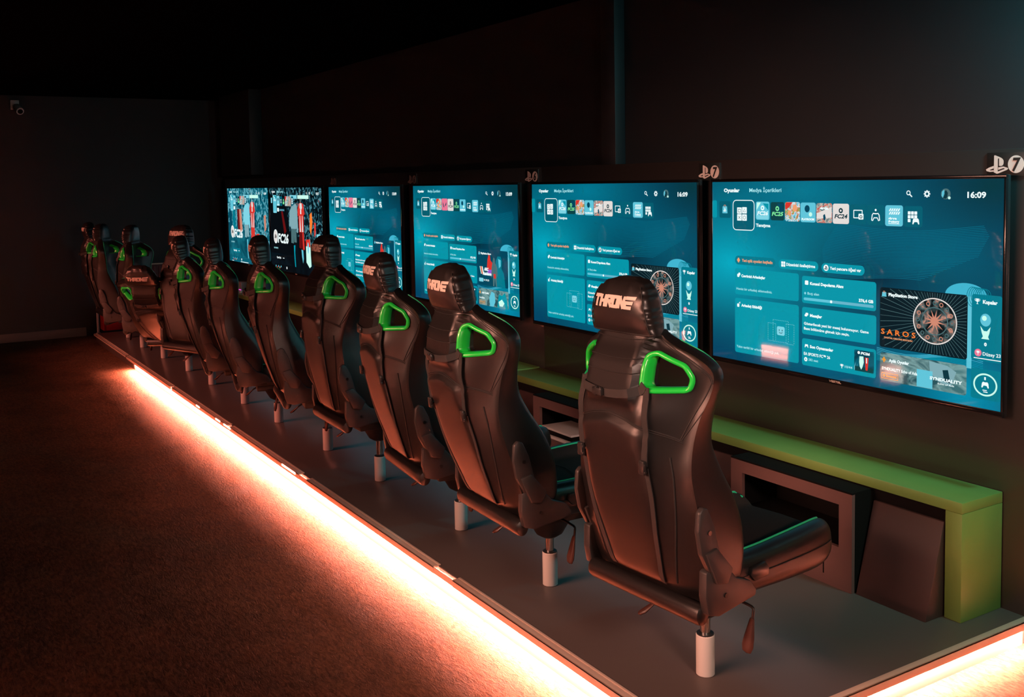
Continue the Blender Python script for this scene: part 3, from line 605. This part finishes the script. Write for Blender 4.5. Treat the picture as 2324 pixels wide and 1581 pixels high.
def game(dark):
    u = UI(); u.rect(0, 0, 1920, 1080, 'bgdark' if dark else 'bghaze', 0)
    cr = 'crowd' if dark else 'crowd2'
    u.poly([(0, 0), (1920, 0), (1920, 560), (1500, 700), (760, 560), (520, 300), (0, 60)] if dark else [(0, 0), (1920, 0), (1920, 640), (1500, 760), (700, 620), (0, 500)], cr, 1)
    if dark: u.poly([(0, 100), (600, 100), (760, 560), (700, 860), (0, 860)], 'black', 2)
    else:
        for x, c in ((60, 'deep'), (240, 'card_dim'), (470, 'maroon'), (560, 'copper')): u.poly([(x, 300), (x+110, 300), (x+150, 620), (x+20, 640)], c, 2)
    u.rect(800, 95, 1060, 140, 'pale', 3).rect(1090, 95, 1480, 140, 'mint', 3)
    lim = 860; c1, c2 = ('cloth', 'steel') if dark else ('pale', 'cloth')
    # long sleeved pale shirt, shorts and socks hanging left
    u.poly([(860, 235), (1010, 200), (1060, 230), (1080, 560), (1035, 570), (1020, 500), (1010, 520), (820, 520), (800, 470), (780, 500), (750, 480), (790, 300)], c1, 4).poly([(825, 520), (1005, 520), (1015, 690), (925, 690), (915, 600), (905, 705), (815, 700)], c2, 4).poly([(905, 730), (960, 725), (945, 820), (960, 1000), (935, 1020), (915, 900)], 'card' if dark else 'sky', 4)
    # red and white striped shirt, dark shorts, pale sock hanging right
    u.line([(1180, 60), (1190, 190)], 8, 'cream', 4)
    u.poly([(1130, 205), (1170, 190), (1230, 190), (1290, 205), (1330, 330), (1290, 340), (1280, 555), (1120, 555), (1110, 340), (1085, 360), (1080, 280)], 'red', 5)
    for x, w_ in ((1145, 34), (1225, 34)): u.poly([(x+12, 350), (x+w_-8, 350), (x+w_+8, 550), (x, 550)], 'cream', 6)
    u.poly([(1165, 195), (1235, 195), (1250, 250), (1200, 290), (1160, 250)], 'cream', 6).rect(1180, 275, 1215, 330, 'white', 7, 8)
    u.poly([(1120, 555), (1280, 555), (1300, 770), (1215, 780), (1205, 640), (1190, 760), (1110, 750)], 'maroon' if dark else 'red', 5).poly([(1230, 560), (1280, 560), (1298, 765), (1240, 772)], 'red', 6).poly([(1180, 770), (1240, 775), (1250, 880), (1225, 940), (1195, 860)], 'sky', 5)
    u.poly([(1345, 640), (1490, 630), (1510, 960), (1450, 985), (1345, 920)], 'mint', 5).poly([(1345, 640), (1490, 630), (1494, 730), (1345, 720)], 'red', 6).disc(1420, 740, 26, 'pale', 7, 70)
    if dark:
        u.poly([(1500, 330), (1570, 300), (1590, 420), (1530, 580), (1490, 520)], 'gold', 3).poly([(1640, 420), (1700, 430), (1690, 560), (1640, 600)], 'red', 3).poly([(440, 260), (520, 300), (640, 560), (560, 600)], 'maroon', 3)
        u.rect(1720, 560, 1850, 640, 'pale', 3, 20)
    else: u.poly([(1480, 760), (1760, 700), (1900, 720), (1900, 1000), (1700, 1000)], 'pale', 3).poly([(1700, 380), (1790, 360), (1790, 560), (1720, 600)], 'copper', 3)
    # interface
    head_row(u, '02:57' if dark else '02:58')
    u.rect(60, 130, 110, 200, 'pale', 4, 8)
    tile_fc(u, 145, 285, 95, 330, '26', 'sky', 'white'); u.rect(300, 105, 410, 235, 'pale', 4, 10).disc(355, 150, 20, 'deep', 5).text('PLAYROOM', 308, 225, 12, 92, 'white', 5, .04)
    u.rect(430, 110, 510, 235, 'tile', 4, 8).frame(448, 150, 492, 195, 5, 'white', 5).rect(530, 120, 600, 235, 'dark', 4, 8).disc(565, 160, 16, 'green', 5).rect(540, 180, 592, 212, 'green', 5, 6)
    u.rect(620, 110, 735, 235, 'collage', 4, 8).poly([(622, 112), (690, 112), (640, 160), (622, 165)], 'red', 5).rect(745, 110, 845, 235, 'skate', 4, 8).rect(860, 110, 935, 235, 'tile', 4, 8)
    for q in range(2):
        for j in range(3): u.rect(875+q*24, 135+j*26, 893+q*24, 155+j*26, 'white', 5)
    u.rect(305, 262, 375, 310, 'white', 4, 6).rect(385, 272, 590, 304, 'deep', 4, 6).text('EA SPORTS FC 26', 395, 296, 14, 185, 'soft', 5)
    u.disc(212, 640, 82, 'white', 7, 92).disc(212, 640, 70, 'cream', 8, 80).text('EA', 172, 660, 44, 84, 'black', 9, .03, .3).text('FC26', 300, 715, 118, 400, 'white', 7, .012, .22)
    u.text('EA SPORTS', 135, 800, 20, 160, 'soft', 7).rect(200, 880, 560, 945, 'card_dim' if not dark else 'black', 5, 20).text('Oyunu Oyna', 235, 925, 26, 165, 'white', 7, .02).rect(470, 910, 530, 918, 'white', 7, 4)
    u.rect(130, 1000, 520, 1075, 'black' if dark else 'tile', 5, 8)
    for k, c in enumerate(('sky', 'red', 'sky', 'orange', 'sky')): u.disc(190+k*50, 1030+(k % 2)*14, 13, c, 7)
    u.rect(560, 1000, 960, 1075, 'black' if dark else 'tile', 5, 8).rect(600, 1020, 632, 1050, 'white', 7, 4)
    if not dark: u.rect(140, 1066, 230, 1074, 'white', 7).rect(570, 1064, 940, 1074, 'white', 7)
    return u
def television(xr, ui, name_label, light=None):
    r = empty('television', (xr-TW/2, 0, TZ-TH)); tag(r, name_label, 'television', 'televisions on the panelled wall')
    ui.done('screen', r) if isinstance(ui, UI) else None
    if not isinstance(ui, UI):
        c = ui.copy(); COL.objects.link(c); c.parent = r
    f = MB(); a, b = .009, .024; hw = TW/2
    f.box(-hw-a, hw+a, -.004, .012, TH, TH+.016, bev=.0015); f.box(-hw-a, hw+a, -.004, .012, -b, 0, bev=.0015)
    f.box(-hw-a, -hw, -.004, .012, 0, TH, bev=.0015); f.box(hw, hw+a, -.004, .012, 0, TH, bev=.0015)
    f.build('bezel', M['bezel'], r)
    MB().box(-hw-a+.001, hw+a-.001, .001, .03, -b+.001, TH+.015, bev=.003).box(-hw*.7, hw*.7, .03, .055, .08, TH*.75, bev=.01).build('casing', M['tvside'], r)
    MB().box(-.2, .2, .055, YW, .3, .6).build('wall_mount', M['black_metal'], r)
    vs, fs = text_fit('VESTEL', -.036, -.015, .009, .072, .02)
    t = MB(); t.add([(x, -.0046, z) for x, z in vs], fs); t.build('bezel_lettering', M['letter'], r, recalc=False)
    return r
u16, u15 = home('16:09', 16), home('15:09', 15)
t7 = television(TVX[7], u16, 'nearest and largest television, at the right, showing a teal game menu at 16:09')
def scr(t): return [o for o in bpy.data.objects if o.parent == t and o.name.startswith('screen')][0]
television(TVX[6], scr(t7), 'second nearest television, behind the closest chair, teal game menu at 16:09')
t5 = television(TVX[5], u15, 'third nearest television, teal game menu at 15:09 with three figures')
television(TVX[4], scr(t5), 'fourth nearest television, narrow in view, teal menu behind the fourth chair')
television(TVX[3], game(True), 'dark television with a red striped shirt and white FC26 lettering')
television(TVX[2], game(False), 'farthest television, hazy teal picture of hanging football shirts')
# ------------------------------------------------------------------ racing chair (origin: foot of the post; +y forward)
PIV = (0, -.28, .38)
#        z     hw    yc     ye     wf     fc
BT = [(.402, .262, -.28, -.255, -.16, -.2), (.47, .292, -.312, -.275, -.13, -.21), (.55, .298, -.335, -.29, -.115, -.225), (.65, .295, -.362, -.305, -.118, -.245), (.75, .285, -.385, -.322, -.145, -.265),
      (.85, .272, -.403, -.33, -.19, -.285), (.94, .266, -.42, -.315, -.22, -.31), (1.03, .277, -.425, -.292, -.218, -.335), (1.10, .298, -.40, -.268, -.208, -.335), (1.155, .309, -.387, -.26, -.204, -.325), (1.19, .299, -.378, -.266, -.212, -.32),
      (1.225, .252, -.36, -.283, -.228, -.312), (1.25, .198, -.345, -.302, -.248, -.3), (1.272, .159, -.336, -.315, -.268, -.29), (1.30, .132, -.33, -.315, -.285, -.29)]
HT = [(1.284, .152, -.376, -.272), (1.31, .149, -.386, -.265), (1.355, .141, -.394, -.262), (1.40, .128, -.39, -.264), (1.435, .108, -.375, -.272), (1.455, .08, -.358, -.282), (1.466, .045, -.34, -.295)]
def sst(t): t = max(0., min(1., t)); return t*t*(3-2*t)
def arc_z(x): return 1.03-.075*(abs(x)/.24)**1.4*1.0
def rear(x, z):
    hw, yc, ye, wf, fc = keyed(BT, z); t = min(abs(x)/hw, 1)
    y = yc+(ye-yc)*sst((t-.44)/.56)*.999
    if z < 1.03:
        xb = np.interp(z, [.43, .5, .65, .85, 1.0], [.125, .145, .17, .185, .17]); az = arc_z(x)
        if z < az: 
            k = sst((az-z)/.03)*sst((z-.43)/.04)
            y -= .016*k*max(0, 1-(abs(x)/xb)**6)
    if z > 1.04 and abs(x) < .15: y -= .038*sst((z-1.04)/.06)*sst((.124+max(0, z-1.24)*.35-abs(x))/.02)
    return y
def shell():
    loops = []
    for i in range(74):
        z = .402+(1.298-.402)*i/73; hw, yc, ye, wf, fc = keyed(BT, z); loop = []
        nb = 46
        for k in range(nb+1):
            x = hw*(-1+2*k/nb); loop.append((x, rear(x, z), z))
        rc = [(hw, ye, z), (hw*1.0, ye*.6+wf*.4, z), (hw*.98, ye*.25+wf*.75, z), (hw*.94, wf+.006, z), (hw*.88, wf+.004, z), (hw*.8, wf*.75+fc*.25, z), (hw*.66, wf*.3+fc*.7, z), (hw*.4, fc, z), (0, fc, z)]
        half = spl(rc, 26)
        loop += half[1:]; loop += [(-x, y, q) for x, y, q in half[::-1][1:-1]]
        loops.append(loop)
    return MB().loft(loops)
HOLE = [(.128, 1.219), (.15, 1.228), (.232, 1.19), (.25, 1.155), (.242, 1.122), (.138, 1.122), (.128, 1.135)]
def hole_pts(s, n=56):
    P = [Vector(p) for p in HOLE]; out = []
    for i, p in enumerate(P):
        a = P[i-1]; c = P[(i+1) % len(P)]; r = min(.012, (p-a).length*.45, (c-p).length*.45)
        p0 = p+(a-p).normalized()*r; p1 = p+(c-p).normalized()*r
        for k in range(5): t = k/4; out.append((p0*(1-t)**2+p*2*t*(1-t)+p1*t*t))
    # resample the long sides
    res = []
    for i, p in enumerate(out):
        q = out[(i+1) % len(out)]; m_ = max(1, int((q-p).length/.008))
        for k in range(m_): res.append(p.lerp(q, k/m_))
    return [(s*p.x, p.y) for p in res]
def chair():
    root = empty('racing_chair')
    # --- backrest
    sh = shell().build('shell_tmp', M['leather'])
    cut = MB()
    for s in (-1, 1): cut.prism(hole_pts(s), 'y', -.7, .2)
    co = cut.build('cut_tmp', M['leather'])
    md = sh.modifiers.new('b', 'BOOLEAN'); md.operation = 'DIFFERENCE'; md.object = co; md.solver = 'EXACT'
    dg = bpy.context.evaluated_depsgraph_get(); dg.update(); me = bpy.data.meshes.new_from_object(sh.evaluated_get(dg), depsgraph=dg)
    base = MB(); base.v = [tuple(v.co) for v in me.vertices]; base.f = [list(p.vertices) for p in me.polygons]; base.m = [0]*len(base.f); base.sm = [True]*len(base.f)
    bpy.data.objects.remove(sh); bpy.data.objects.remove(co)
    def seam(pts, r=.0018, dy=.0, n=40):
        q = spl(pts, n); base.tube([(x, rear(x, z)-.0012-dy, z) for x, z in q], r, 6, 1)
    for d in (0, .007): seam([(-.235, .957-d), (-.17, .99-d), (-.09, 1.018-d), (0, 1.031-d), (.09, 1.018-d), (.17, .99-d), (.235, .957-d)], .002)
    for z in (1.274, 1.215, 1.17): seam([(-.128, z), (0, z-.006), (.128, z)], .0018)
    for s in (-1, 1):
        seam([(s*.165, .993), (s*.226, .958)], .002, n=10); seam([(s*.226, .958), (s*.252, 1.03), (s*.283, 1.10), (s*.305, 1.155)], .002)
        seam([(s*.228, .957), (s*.258, 1.01), (s*.285, 1.055)], .0016, .0)
        seam([(s*.205, .905), (s*.215, .82), (s*.208, .68), (s*.172, .47)], .0035)
        for a in (0, .012): seam([(s*(.14+a*.4), 1.268+a*.3), (s*(.182+a*.7), 1.24), (s*(.24+a*.8), 1.205), (s*(.285+a*.7), 1.168), (s*(.303+a*.3), 1.14)], .0018)
    B = base.build('backrest', [M['leather'], M['seam']], root, loc=PIV, angle=50)
    off = Vector(PIV)
    for v in B.data.vertices: v.co -= off
    def sub(mb, name, m, **k):
        o = mb.build(name, m, B, **k)
        for v in o.data.vertices: v.co -= off
        return o
    # --- headrest cover with gathered side panels
    loops = []
    for i in range(34):
        t = i/33; z = 1.284+(1.4655-1.284)*(1-(1-t)**1.25); hw, yb_, yf_ = keyed(HT, z); loop = []
        for k in range(64):
            a = 2*PI*k/64; c_, s_ = math.cos(a), math.sin(a); e = .55
            x = hw*math.copysign(abs(c_)**e, c_); y = (yb_+yf_)/2+(yf_-yb_)/2*math.copysign(abs(s_)**e, s_); x *= 1-.14*sst((y-yb_)/(yf_-yb_))
            side = sst((abs(x)/hw-.82)/.15); wr = side*.0035*math.sin(z*230+math.sin(z*61)*2+(1 if x > 0 else 0))*sst((z-1.287)/.02)
            top = sst((z-1.41)/.04)*.003*math.sin(x*120+y*40)
            loop.append((x*(1+wr*4), y+wr*(-1 if s_ < 0 else 1)+top, z+wr*.6))
        loops.append(loop)
    hb = MB().loft(loops)
    def hrear(x, z):
        hw, yb_, yf_ = keyed(HT, z); t = min(abs(x)/hw, .999); s_ = (1-t**(1/.55*1.0))
        cth = t**(1/.55); sth = math.sqrt(max(0, 1-cth*cth)); return (yb_+yf_)/2-(yf_-yb_)/2*sth**.55*-1*-1
    hb.tube([(x, hrear(x, 1.29)-.001, 1.288) for x in np.linspace(-.145, .145, 24)], .002, 6, 1)
    for s in (-1, 1): hb.tube([(s*keyed(HT, z)[0]*.9, hrear(keyed(HT, z)[0]*.9, z)-.0015, z) for z in np.linspace(1.288, 1.44, 26)], .0018, 6, 1)
    sub(hb, 'headrest_cover', [M['leather_head'], M['seam']], angle=60)
    # --- lettering: T H R O N E, slanted bars
    lt = MB(); H_ = .042; th = .011; xs = -.1; W1 = .0285
    G = {'T': [((0, 1), (1, 1)), ((.5, 1), (.5, 0))], 'H': [((.1, 1), (.1, 0)), ((.9, 1), (.9, 0)), ((.1, .5), (.9, .5))], 'R': [((.1, 1), (.1, 0)), ((.1, 1), (.9, 1)), ((.9, 1), (.9, .52)), ((.9, .5), (.1, .5)), ((.5, .5), (.95, 0))],
         'O': [((.1, 1), (.9, 1)), ((.9, 1), (.9, 0)), ((.9, 0), (.1, 0)), ((.1, 0), (.1, 1))], 'N': [((.1, 0), (.1, 1)), ((.1, 1), (.9, 0)), ((.9, 0), (.9, 1))], 'E': [((.1, 1), (1.35, 1)), ((0, .5), (1.1, .5)), ((.1, 0), (1, 0)), ((0, .5), (.05, 0))]}
    for i, ch in enumerate('THRONE'):
        for (a, b_), (c_, d_) in G[ch]:
            p, q = Vector((xs+i*W1*1.06+a*W1*.86, 1.369+b_*(H_-th)+th/2)), Vector((xs+i*W1*1.06+c_*W1*.86, 1.369+d_*(H_-th)+th/2))
            dd = (q-p); L_ = dd.length; dd.normalize(); p -= dd*th*.42; q += dd*th*.42; nn = Vector((-dd.y, dd.x))*th/2; m_ = max(2, int(L_/.006)); vs = []
            for k in range(m_+1):
                c0 = p.lerp(q, k/m_)
                for sg in (1, -1):
                    e = c0+nn*sg; z = e.y; x = e.x+(z-1.369)*.22; vs.append((x, hrear(x, z)-.0022, z+x*.0))
            lt.add(vs, [[2*k, 2*k+1, 2*k+3, 2*k+2] for k in range(m_)])
    sub(lt, 'headrest_lettering', M['letter'], recalc=False)
    # --- green slot frames
    for s in (-1, 1):
        hp = hole_pts(s); n = len(hp); cxm = sum(p[0] for p in hp)/n; czm = sum(p[1] for p in hp)/n; rows = []
        for i, (x, z) in enumerate(hp):
            a, b_ = hp[i-1], hp[(i+1) % n]; t = Vector((b_[0]-a[0], b_[1]-a[1])).normalized(); nn = Vector((t.y, -t.x))
            if nn.dot(Vector((x-cxm, z-czm))) < 0: nn = -nn
            y = rear(x, z); hw, yc, ye, wf, fc = keyed(BT, z); yfr = min(y+.042, fc+.02+(wf-fc)*sst((abs(x)/hw-.4)/.5))
            prof = [(.013, .004), (.013, -.006), (.008, -.011), (.001, -.010), (-.004, -.003), (-.005, .012), (-.005, yfr-y-.012), (-.002, yfr-y+.004), (.006, yfr-y+.006), (.012, yfr-y)]
            rows.append([(x+nn.x*o_, y+dy, z+nn.y*o_) for o_, dy in prof])
        rows.append(rows[0]); g = MB().loft(rows, closed=False, cap=False); sub(g, 'slot_frame', M['green_plastic'], recalc=True, angle=70)
    # --- piping along the outer front edge
    for s in (-1, 1):
        pts = []
        for z in np.linspace(1.262, .47, 70):
            hw, yc, ye, wf, fc = keyed(BT, z); pts.append((s*(hw*.915), wf+.006, z))
        sub(MB().tube(pts, .0042, 8), 'piping', M['pipe'])
    # --- straps
    def ribbon(mb, pts, wd, dy=.007, n=40, th=.002, perp=None):
        q = spl(pts, n); A = []
        for i, (x, z) in enumerate(q):
            a, b_ = q[max(i-1, 0)], q[min(i+1, n-1)]; t = Vector((b_[0]-a[0], b_[1]-a[1])).normalized(); nn = Vector((-t.y, t.x))*wd/2
            y = rear(x, z)-dy
            A.append([(x+nn.x, y, z+nn.y), (x-nn.x, y, z-nn.y), (x-nn.x, y+th, z-nn.y), (x+nn.x, y+th, z+nn.y)])
        return mb.loft(A, smooth=False)
    def buckle(x, z, rz):
        k = MB(); y = rear(x, z)-.02; k.box(-.012, .012, -.006, .008, -.022, .022, bev=.003).box(-.015, .015, -.004, .006, .004, .014, bev=.002).box(-.015, .015, -.004, .006, -.018, -.01, bev=.002)
        c_, s_ = math.cos(rz), math.sin(rz); k.v = [(x+a*c_-c2*s_, y+b_, z+a*s_+c2*c_) for a, b_, c2 in k.v]; return k
    b1 = MB(); ribbon(b1, [(-.14, 1.135), (-.118, 1.112), (0, 1.098), (.118, 1.112), (.14, 1.135)], .028, .010, th=.003)
    sub(b1, 'neck_strap', M['strap'], recalc=True); sub(buckle(-.02, 1.1, PI/2), 'buckle', M['buckle'])
    for s in (-1, 1):
        b2 = MB(); ribbon(b2, [(s*.15, 1.128), (s*.155, 1.06), (s*.158, .97), (s*.152, .88)], .026, .011, th=.003); ribbon(b2, [(s*.152, .87), (s*.155, .75), (s*.14, .6), (s*.12, .455)], .02, .006, th=.003)
        sub(b2, 'harness_strap', M['strap']); sub(buckle(s*.152, .875, 0), 'buckle', M['buckle'])
    # --- rear roll under the backrest
    rr_ = MB(); rr_.loft([[(x, -.292+.03*q*math.cos(a), .388+.036*q*math.sin(a)) for a in np.linspace(0, 2*PI, 20, endpoint=False)] for x, q in ((-.275, .5), (-.268, .9), (-.255, 1), (.2, 1), (.255, 1), (.268, .9), (.275, .5))])
    rr_.build('rear_roll', M['leather'], root)
    # --- recline brackets
    low = [(-.31, .54), (-.261, .56), (-.213, .542), (-.169, .493), (-.101, .467), (-.073, .429), (-.079, .411), (-.251, .385), (-.30, .40), (-.312, .46)]
    mid = [(-.322, .606), (-.272, .618), (-.2, .535), (-.225, .49), (-.275, .5)]
    upp = [(-.345, .742), (-.327, .757), (-.306, .75), (-.277, .691), (-.25, .59), (-.24, .55), (-.3, .54), (-.335, .605), (-.35, .68)]
    for s in (-1, 1):
        a = lambda v: s*v
        k = MB()
        for poly, x0, x1, bv in ((low, .268, .302, .005), (mid, .275, .316, .005), (upp, .286, .308, .006)): k.prism(poly, 'x', min(a(x0), a(x1)), max(a(x0), a(x1)), bev=bv)
        k.sm = [False]*len(k.sm); o = k.build('recline_bracket', M['bracket'], root)
        for y, z, x0 in ((-.303, .672, .308), (-.222, .448, .302)):
            MB().tube([(a(x0-.002), y, z), (a(x0+.004), y, z)], .008, 12).build('bolt', M['bolt'], o)
        MB().box(min(a(.18), a(.275)), max(a(.18), a(.275)), -.24, -.1, .395, .42).build('hinge_plate', M['black_metal'], o)
    # --- seat
    ST = [(-.27, .2, .0, .40), (-.25, .235, .0, .39), (-.15, .262, .004, .385), (0, .272, .008, .385), (.15, .277, .02, .385), (.28, .272, .028, .385), (.35, .262, .028, .39), (.395, .244, .018, .405), (.418, .215, -.01, .43), (.425, .18, -.04, .455)]
    loops = []
    for y in list(np.linspace(-.27, .3, 22))+[.33, .36, .385, .4, .41, .418, .425]:
        hw, bz, zb = keyed(ST, y); top = .497+bz*.25; bol = .518+bz; side = (zb+bol)/2
        half = [(0, zb), (hw*.6, zb), (hw*.88, zb+.006), (hw*.99, zb+.035), (hw*1.0, side), (hw*.97, bol-.02), (hw*.88, bol+.002), (hw*.76, bol+.003), (hw*.68, bol-.012), (hw*.6, top+.002), (hw*.3, top+.004), (0, top+.006)]
        q = spl(half, 34); loops.append([(x, y, z) for x, z in q]+[(-x, y, z) for x, z in q[::-1][1:-1]])
    st_ = MB().loft(loops)
    for s in (-1, 1):
        st_.tube([(s*(keyed(ST, y)[0]*1.0+.001), y, (keyed(ST, y)[2]+.518+keyed(ST, y)[1])/2+.012) for y in np.linspace(-.2, .38, 30)], .0018, 6, 1)
        q = spl([(s*.19, -.02, .507), (s*.12, .06, .509), (0, .09, .511)], 20); st_.tube(q, .0016, 6, 1)
    seat = st_.build('seat', [M['leather'], M['seam'], M['cushion']], root, angle=60)
    for p in seat.data.polygons:
        if p.material_index == 0 and p.normal.z > .2 and abs(p.center.x) < .76*keyed(ST, p.center.y)[0]: p.material_index = 2
    for s in (-1, 1):
        pts = [(s*keyed(ST, y)[0]*.76, y, .5225+keyed(ST, y)[1]) for y in np.linspace(-.13, .372, 34)]
        pts += [(s*.19, .385, .536), (s*.17, .392, .53)]
        MB().tube(pts, .004, 8).build('piping', M['pipe'], seat)
        k = MB().prism([(-.078, .47), (-.07, .492), (-.003, .5), (.015, .478), (.01, .45), (-.055, .445)], 'x', min(s*.262, s*.281), max(s*.262, s*.281), bev=.003); k.build('arm_mount_cap', M['buckle'], seat)
    # --- mechanism, post, levers
    MB().box(-.17, .17, -.2, .2, .365, .388, bev=.004).box(-.11, .11, -.16, .17, .31, .368, bev=.008).loft([[(rx*math.cos(a), ry*math.sin(a)*1.1, z) for a in np.linspace(0, 2*PI, 20, endpoint=False)] for rx, ry, z in ((.03, .03, .218), (.055, .055, .235), (.1, .1, .318))]).build('tilt_mechanism', M['black_metal'], root)
    MB().cyl((0, 0), .0185, .13, .25).build('gas_strut', M['chrome'], root)
    MB().cyl((0, 0), .0335, 0, .150, 28, bev=.003).build('post_sleeve', M['white_metal'], root)
    MB().cyl((0, 0), .031, .149, .1535, 24).build('sleeve_collar', M['black_metal'], root)
    lv = MB().tube(spl([(.09, -.02, .338), (.2, -.02, .336), (.238, -.022, .333), (.244, -.025, .318), (.243, -.028, .292)], 20), .005, 8).build('tilt_lever', M['black_metal'], root)
    MB().tube([(.243, -.028, .298), (.242, -.031, .285), (.239, -.038, .24), (.236, -.044, .205), (.234, -.047, .186), (.233, -.048, .181)], [.009, .012, .02, .024, .018, .004], 14, flat=.45).build('handle', M['wood_handle'], lv)
    lv = MB().tube(spl([(-.03, -.1, .32), (-.05, -.15, .312), (-.065, -.178, .296)], 12), .005, 8).build('tension_lever', M['black_metal'], root)
    MB().tube([(-.062, -.172, .3), (-.07, -.188, .286), (-.088, -.212, .262), (-.1, -.225, .252), (-.104, -.23, .25)], [.008, .01, .016, .012, .004], 12, flat=.5).build('handle', M['wood_handle'], lv)
    return root
proto = chair(); index_children()
#        x, y, rot, rec, dz, label
CH = [(-.289, -1.308, 4, 1.5, 0, 'closest racing chair, at the right of the row, facing the nearest television'),
      (-1.277, -1.319, -2, 7.5, 0, 'second racing chair from the right, left of the closest one'),
      (-2.129, -1.30, -6, 4, -.012, 'third racing chair from the right, between the second and the raised fourth'),
      (-3.162, -1.29, -2, -2, .03, 'fourth racing chair from the right, raised higher than its neighbours'),
      (-4.014, -1.29, -12, 4.5, .005, 'fifth racing chair from the right, before the dark television'),
      (-4.995, -1.30, -13, 6, -.045, 'sixth racing chair from the right, just left of the farthest television'),
      (-5.8, -1.315, -11, 7.5, -.05, 'seventh racing chair from the right, partly covering a chair turned away'),
      (-6.773, -1.32, 22, -4, -.01, 'racing chair turned left with its red lit back and two dangling straps showing'),
      (-7.6, -1.32, 54, 42, -.06, 'racing chair tipped far back with a low headrest'),
      (-8.517, -1.35, -32, -2, -.062, 'racing chair with a teal lit headrest side, right above the tipped back one'),
      (-9.4, -1.38, -32, 5, -.062, 'leftmost clearly visible racing chair, its bracket above the red slatted box'),
      (-10.3, -1.36, 0, 4, -.062, 'last racing chair at the far end of the row, almost lost in the dark')]
for i, (x, y, rz, rec, dz, lab) in enumerate(CH):
    c = proto if i == 0 else copy_tree(proto)
    c.location = (x, y, 0); c.rotation_euler = (0, 0, R(rz)); tag(c, lab, 'chair', 'black racing chairs along the platform')
    for p in ALLCH[c]:
        if p.name.startswith(('post_sleeve', 'sleeve_collar')): continue
        p.location.z += dz
        if p.name.startswith('backrest'): p.rotation_euler.x = R(rec)
# ------------------------------------------------------------------ lamps
def area(name, loc, target, sx, sy, power, col, spread=None):
    ld = bpy.data.lights.new(name, 'AREA'); ld.shape = 'RECTANGLE'; ld.size = sx; ld.size_y = sy; ld.energy = power; ld.color = col
    if spread: ld.spread = R(spread)
    o = bpy.data.objects.new(name, ld); COL.objects.link(o); o.location = loc
    o.rotation_euler = (Vector(target)-Vector(loc)).to_track_quat('-Z', 'Y').to_euler(); return o
SAL = (1., .42, .29)
area('aisle_wash', (-.4, -5.2, 2.15), (-.4, -1.2, .9), 3.8, .25, 34, SAL, 48)
area('aisle_wash', (-7., -5.2, 2.15), (-7., -1.2, .55), 7, .25, 30, (1., .24, .16), 40)  # added red light, stands in for floor bounce on the far chairs
area('right_lamp', (1.7, -.3, 1.7), (-.03, -.05, .3), .4, .2, 1.0, (.4, .95, .5), 70)
area('side_lamp', (3.4, -2.4, 2.1), (-.3, -1.3, 1.2), .8, .3, 9, (1., .6, .48), 50)
area('teal_lamp', (.75, -.06, 2.5), (.25, .2, 2.2), .3, .1, 20, (.12, .75, .8), 120)
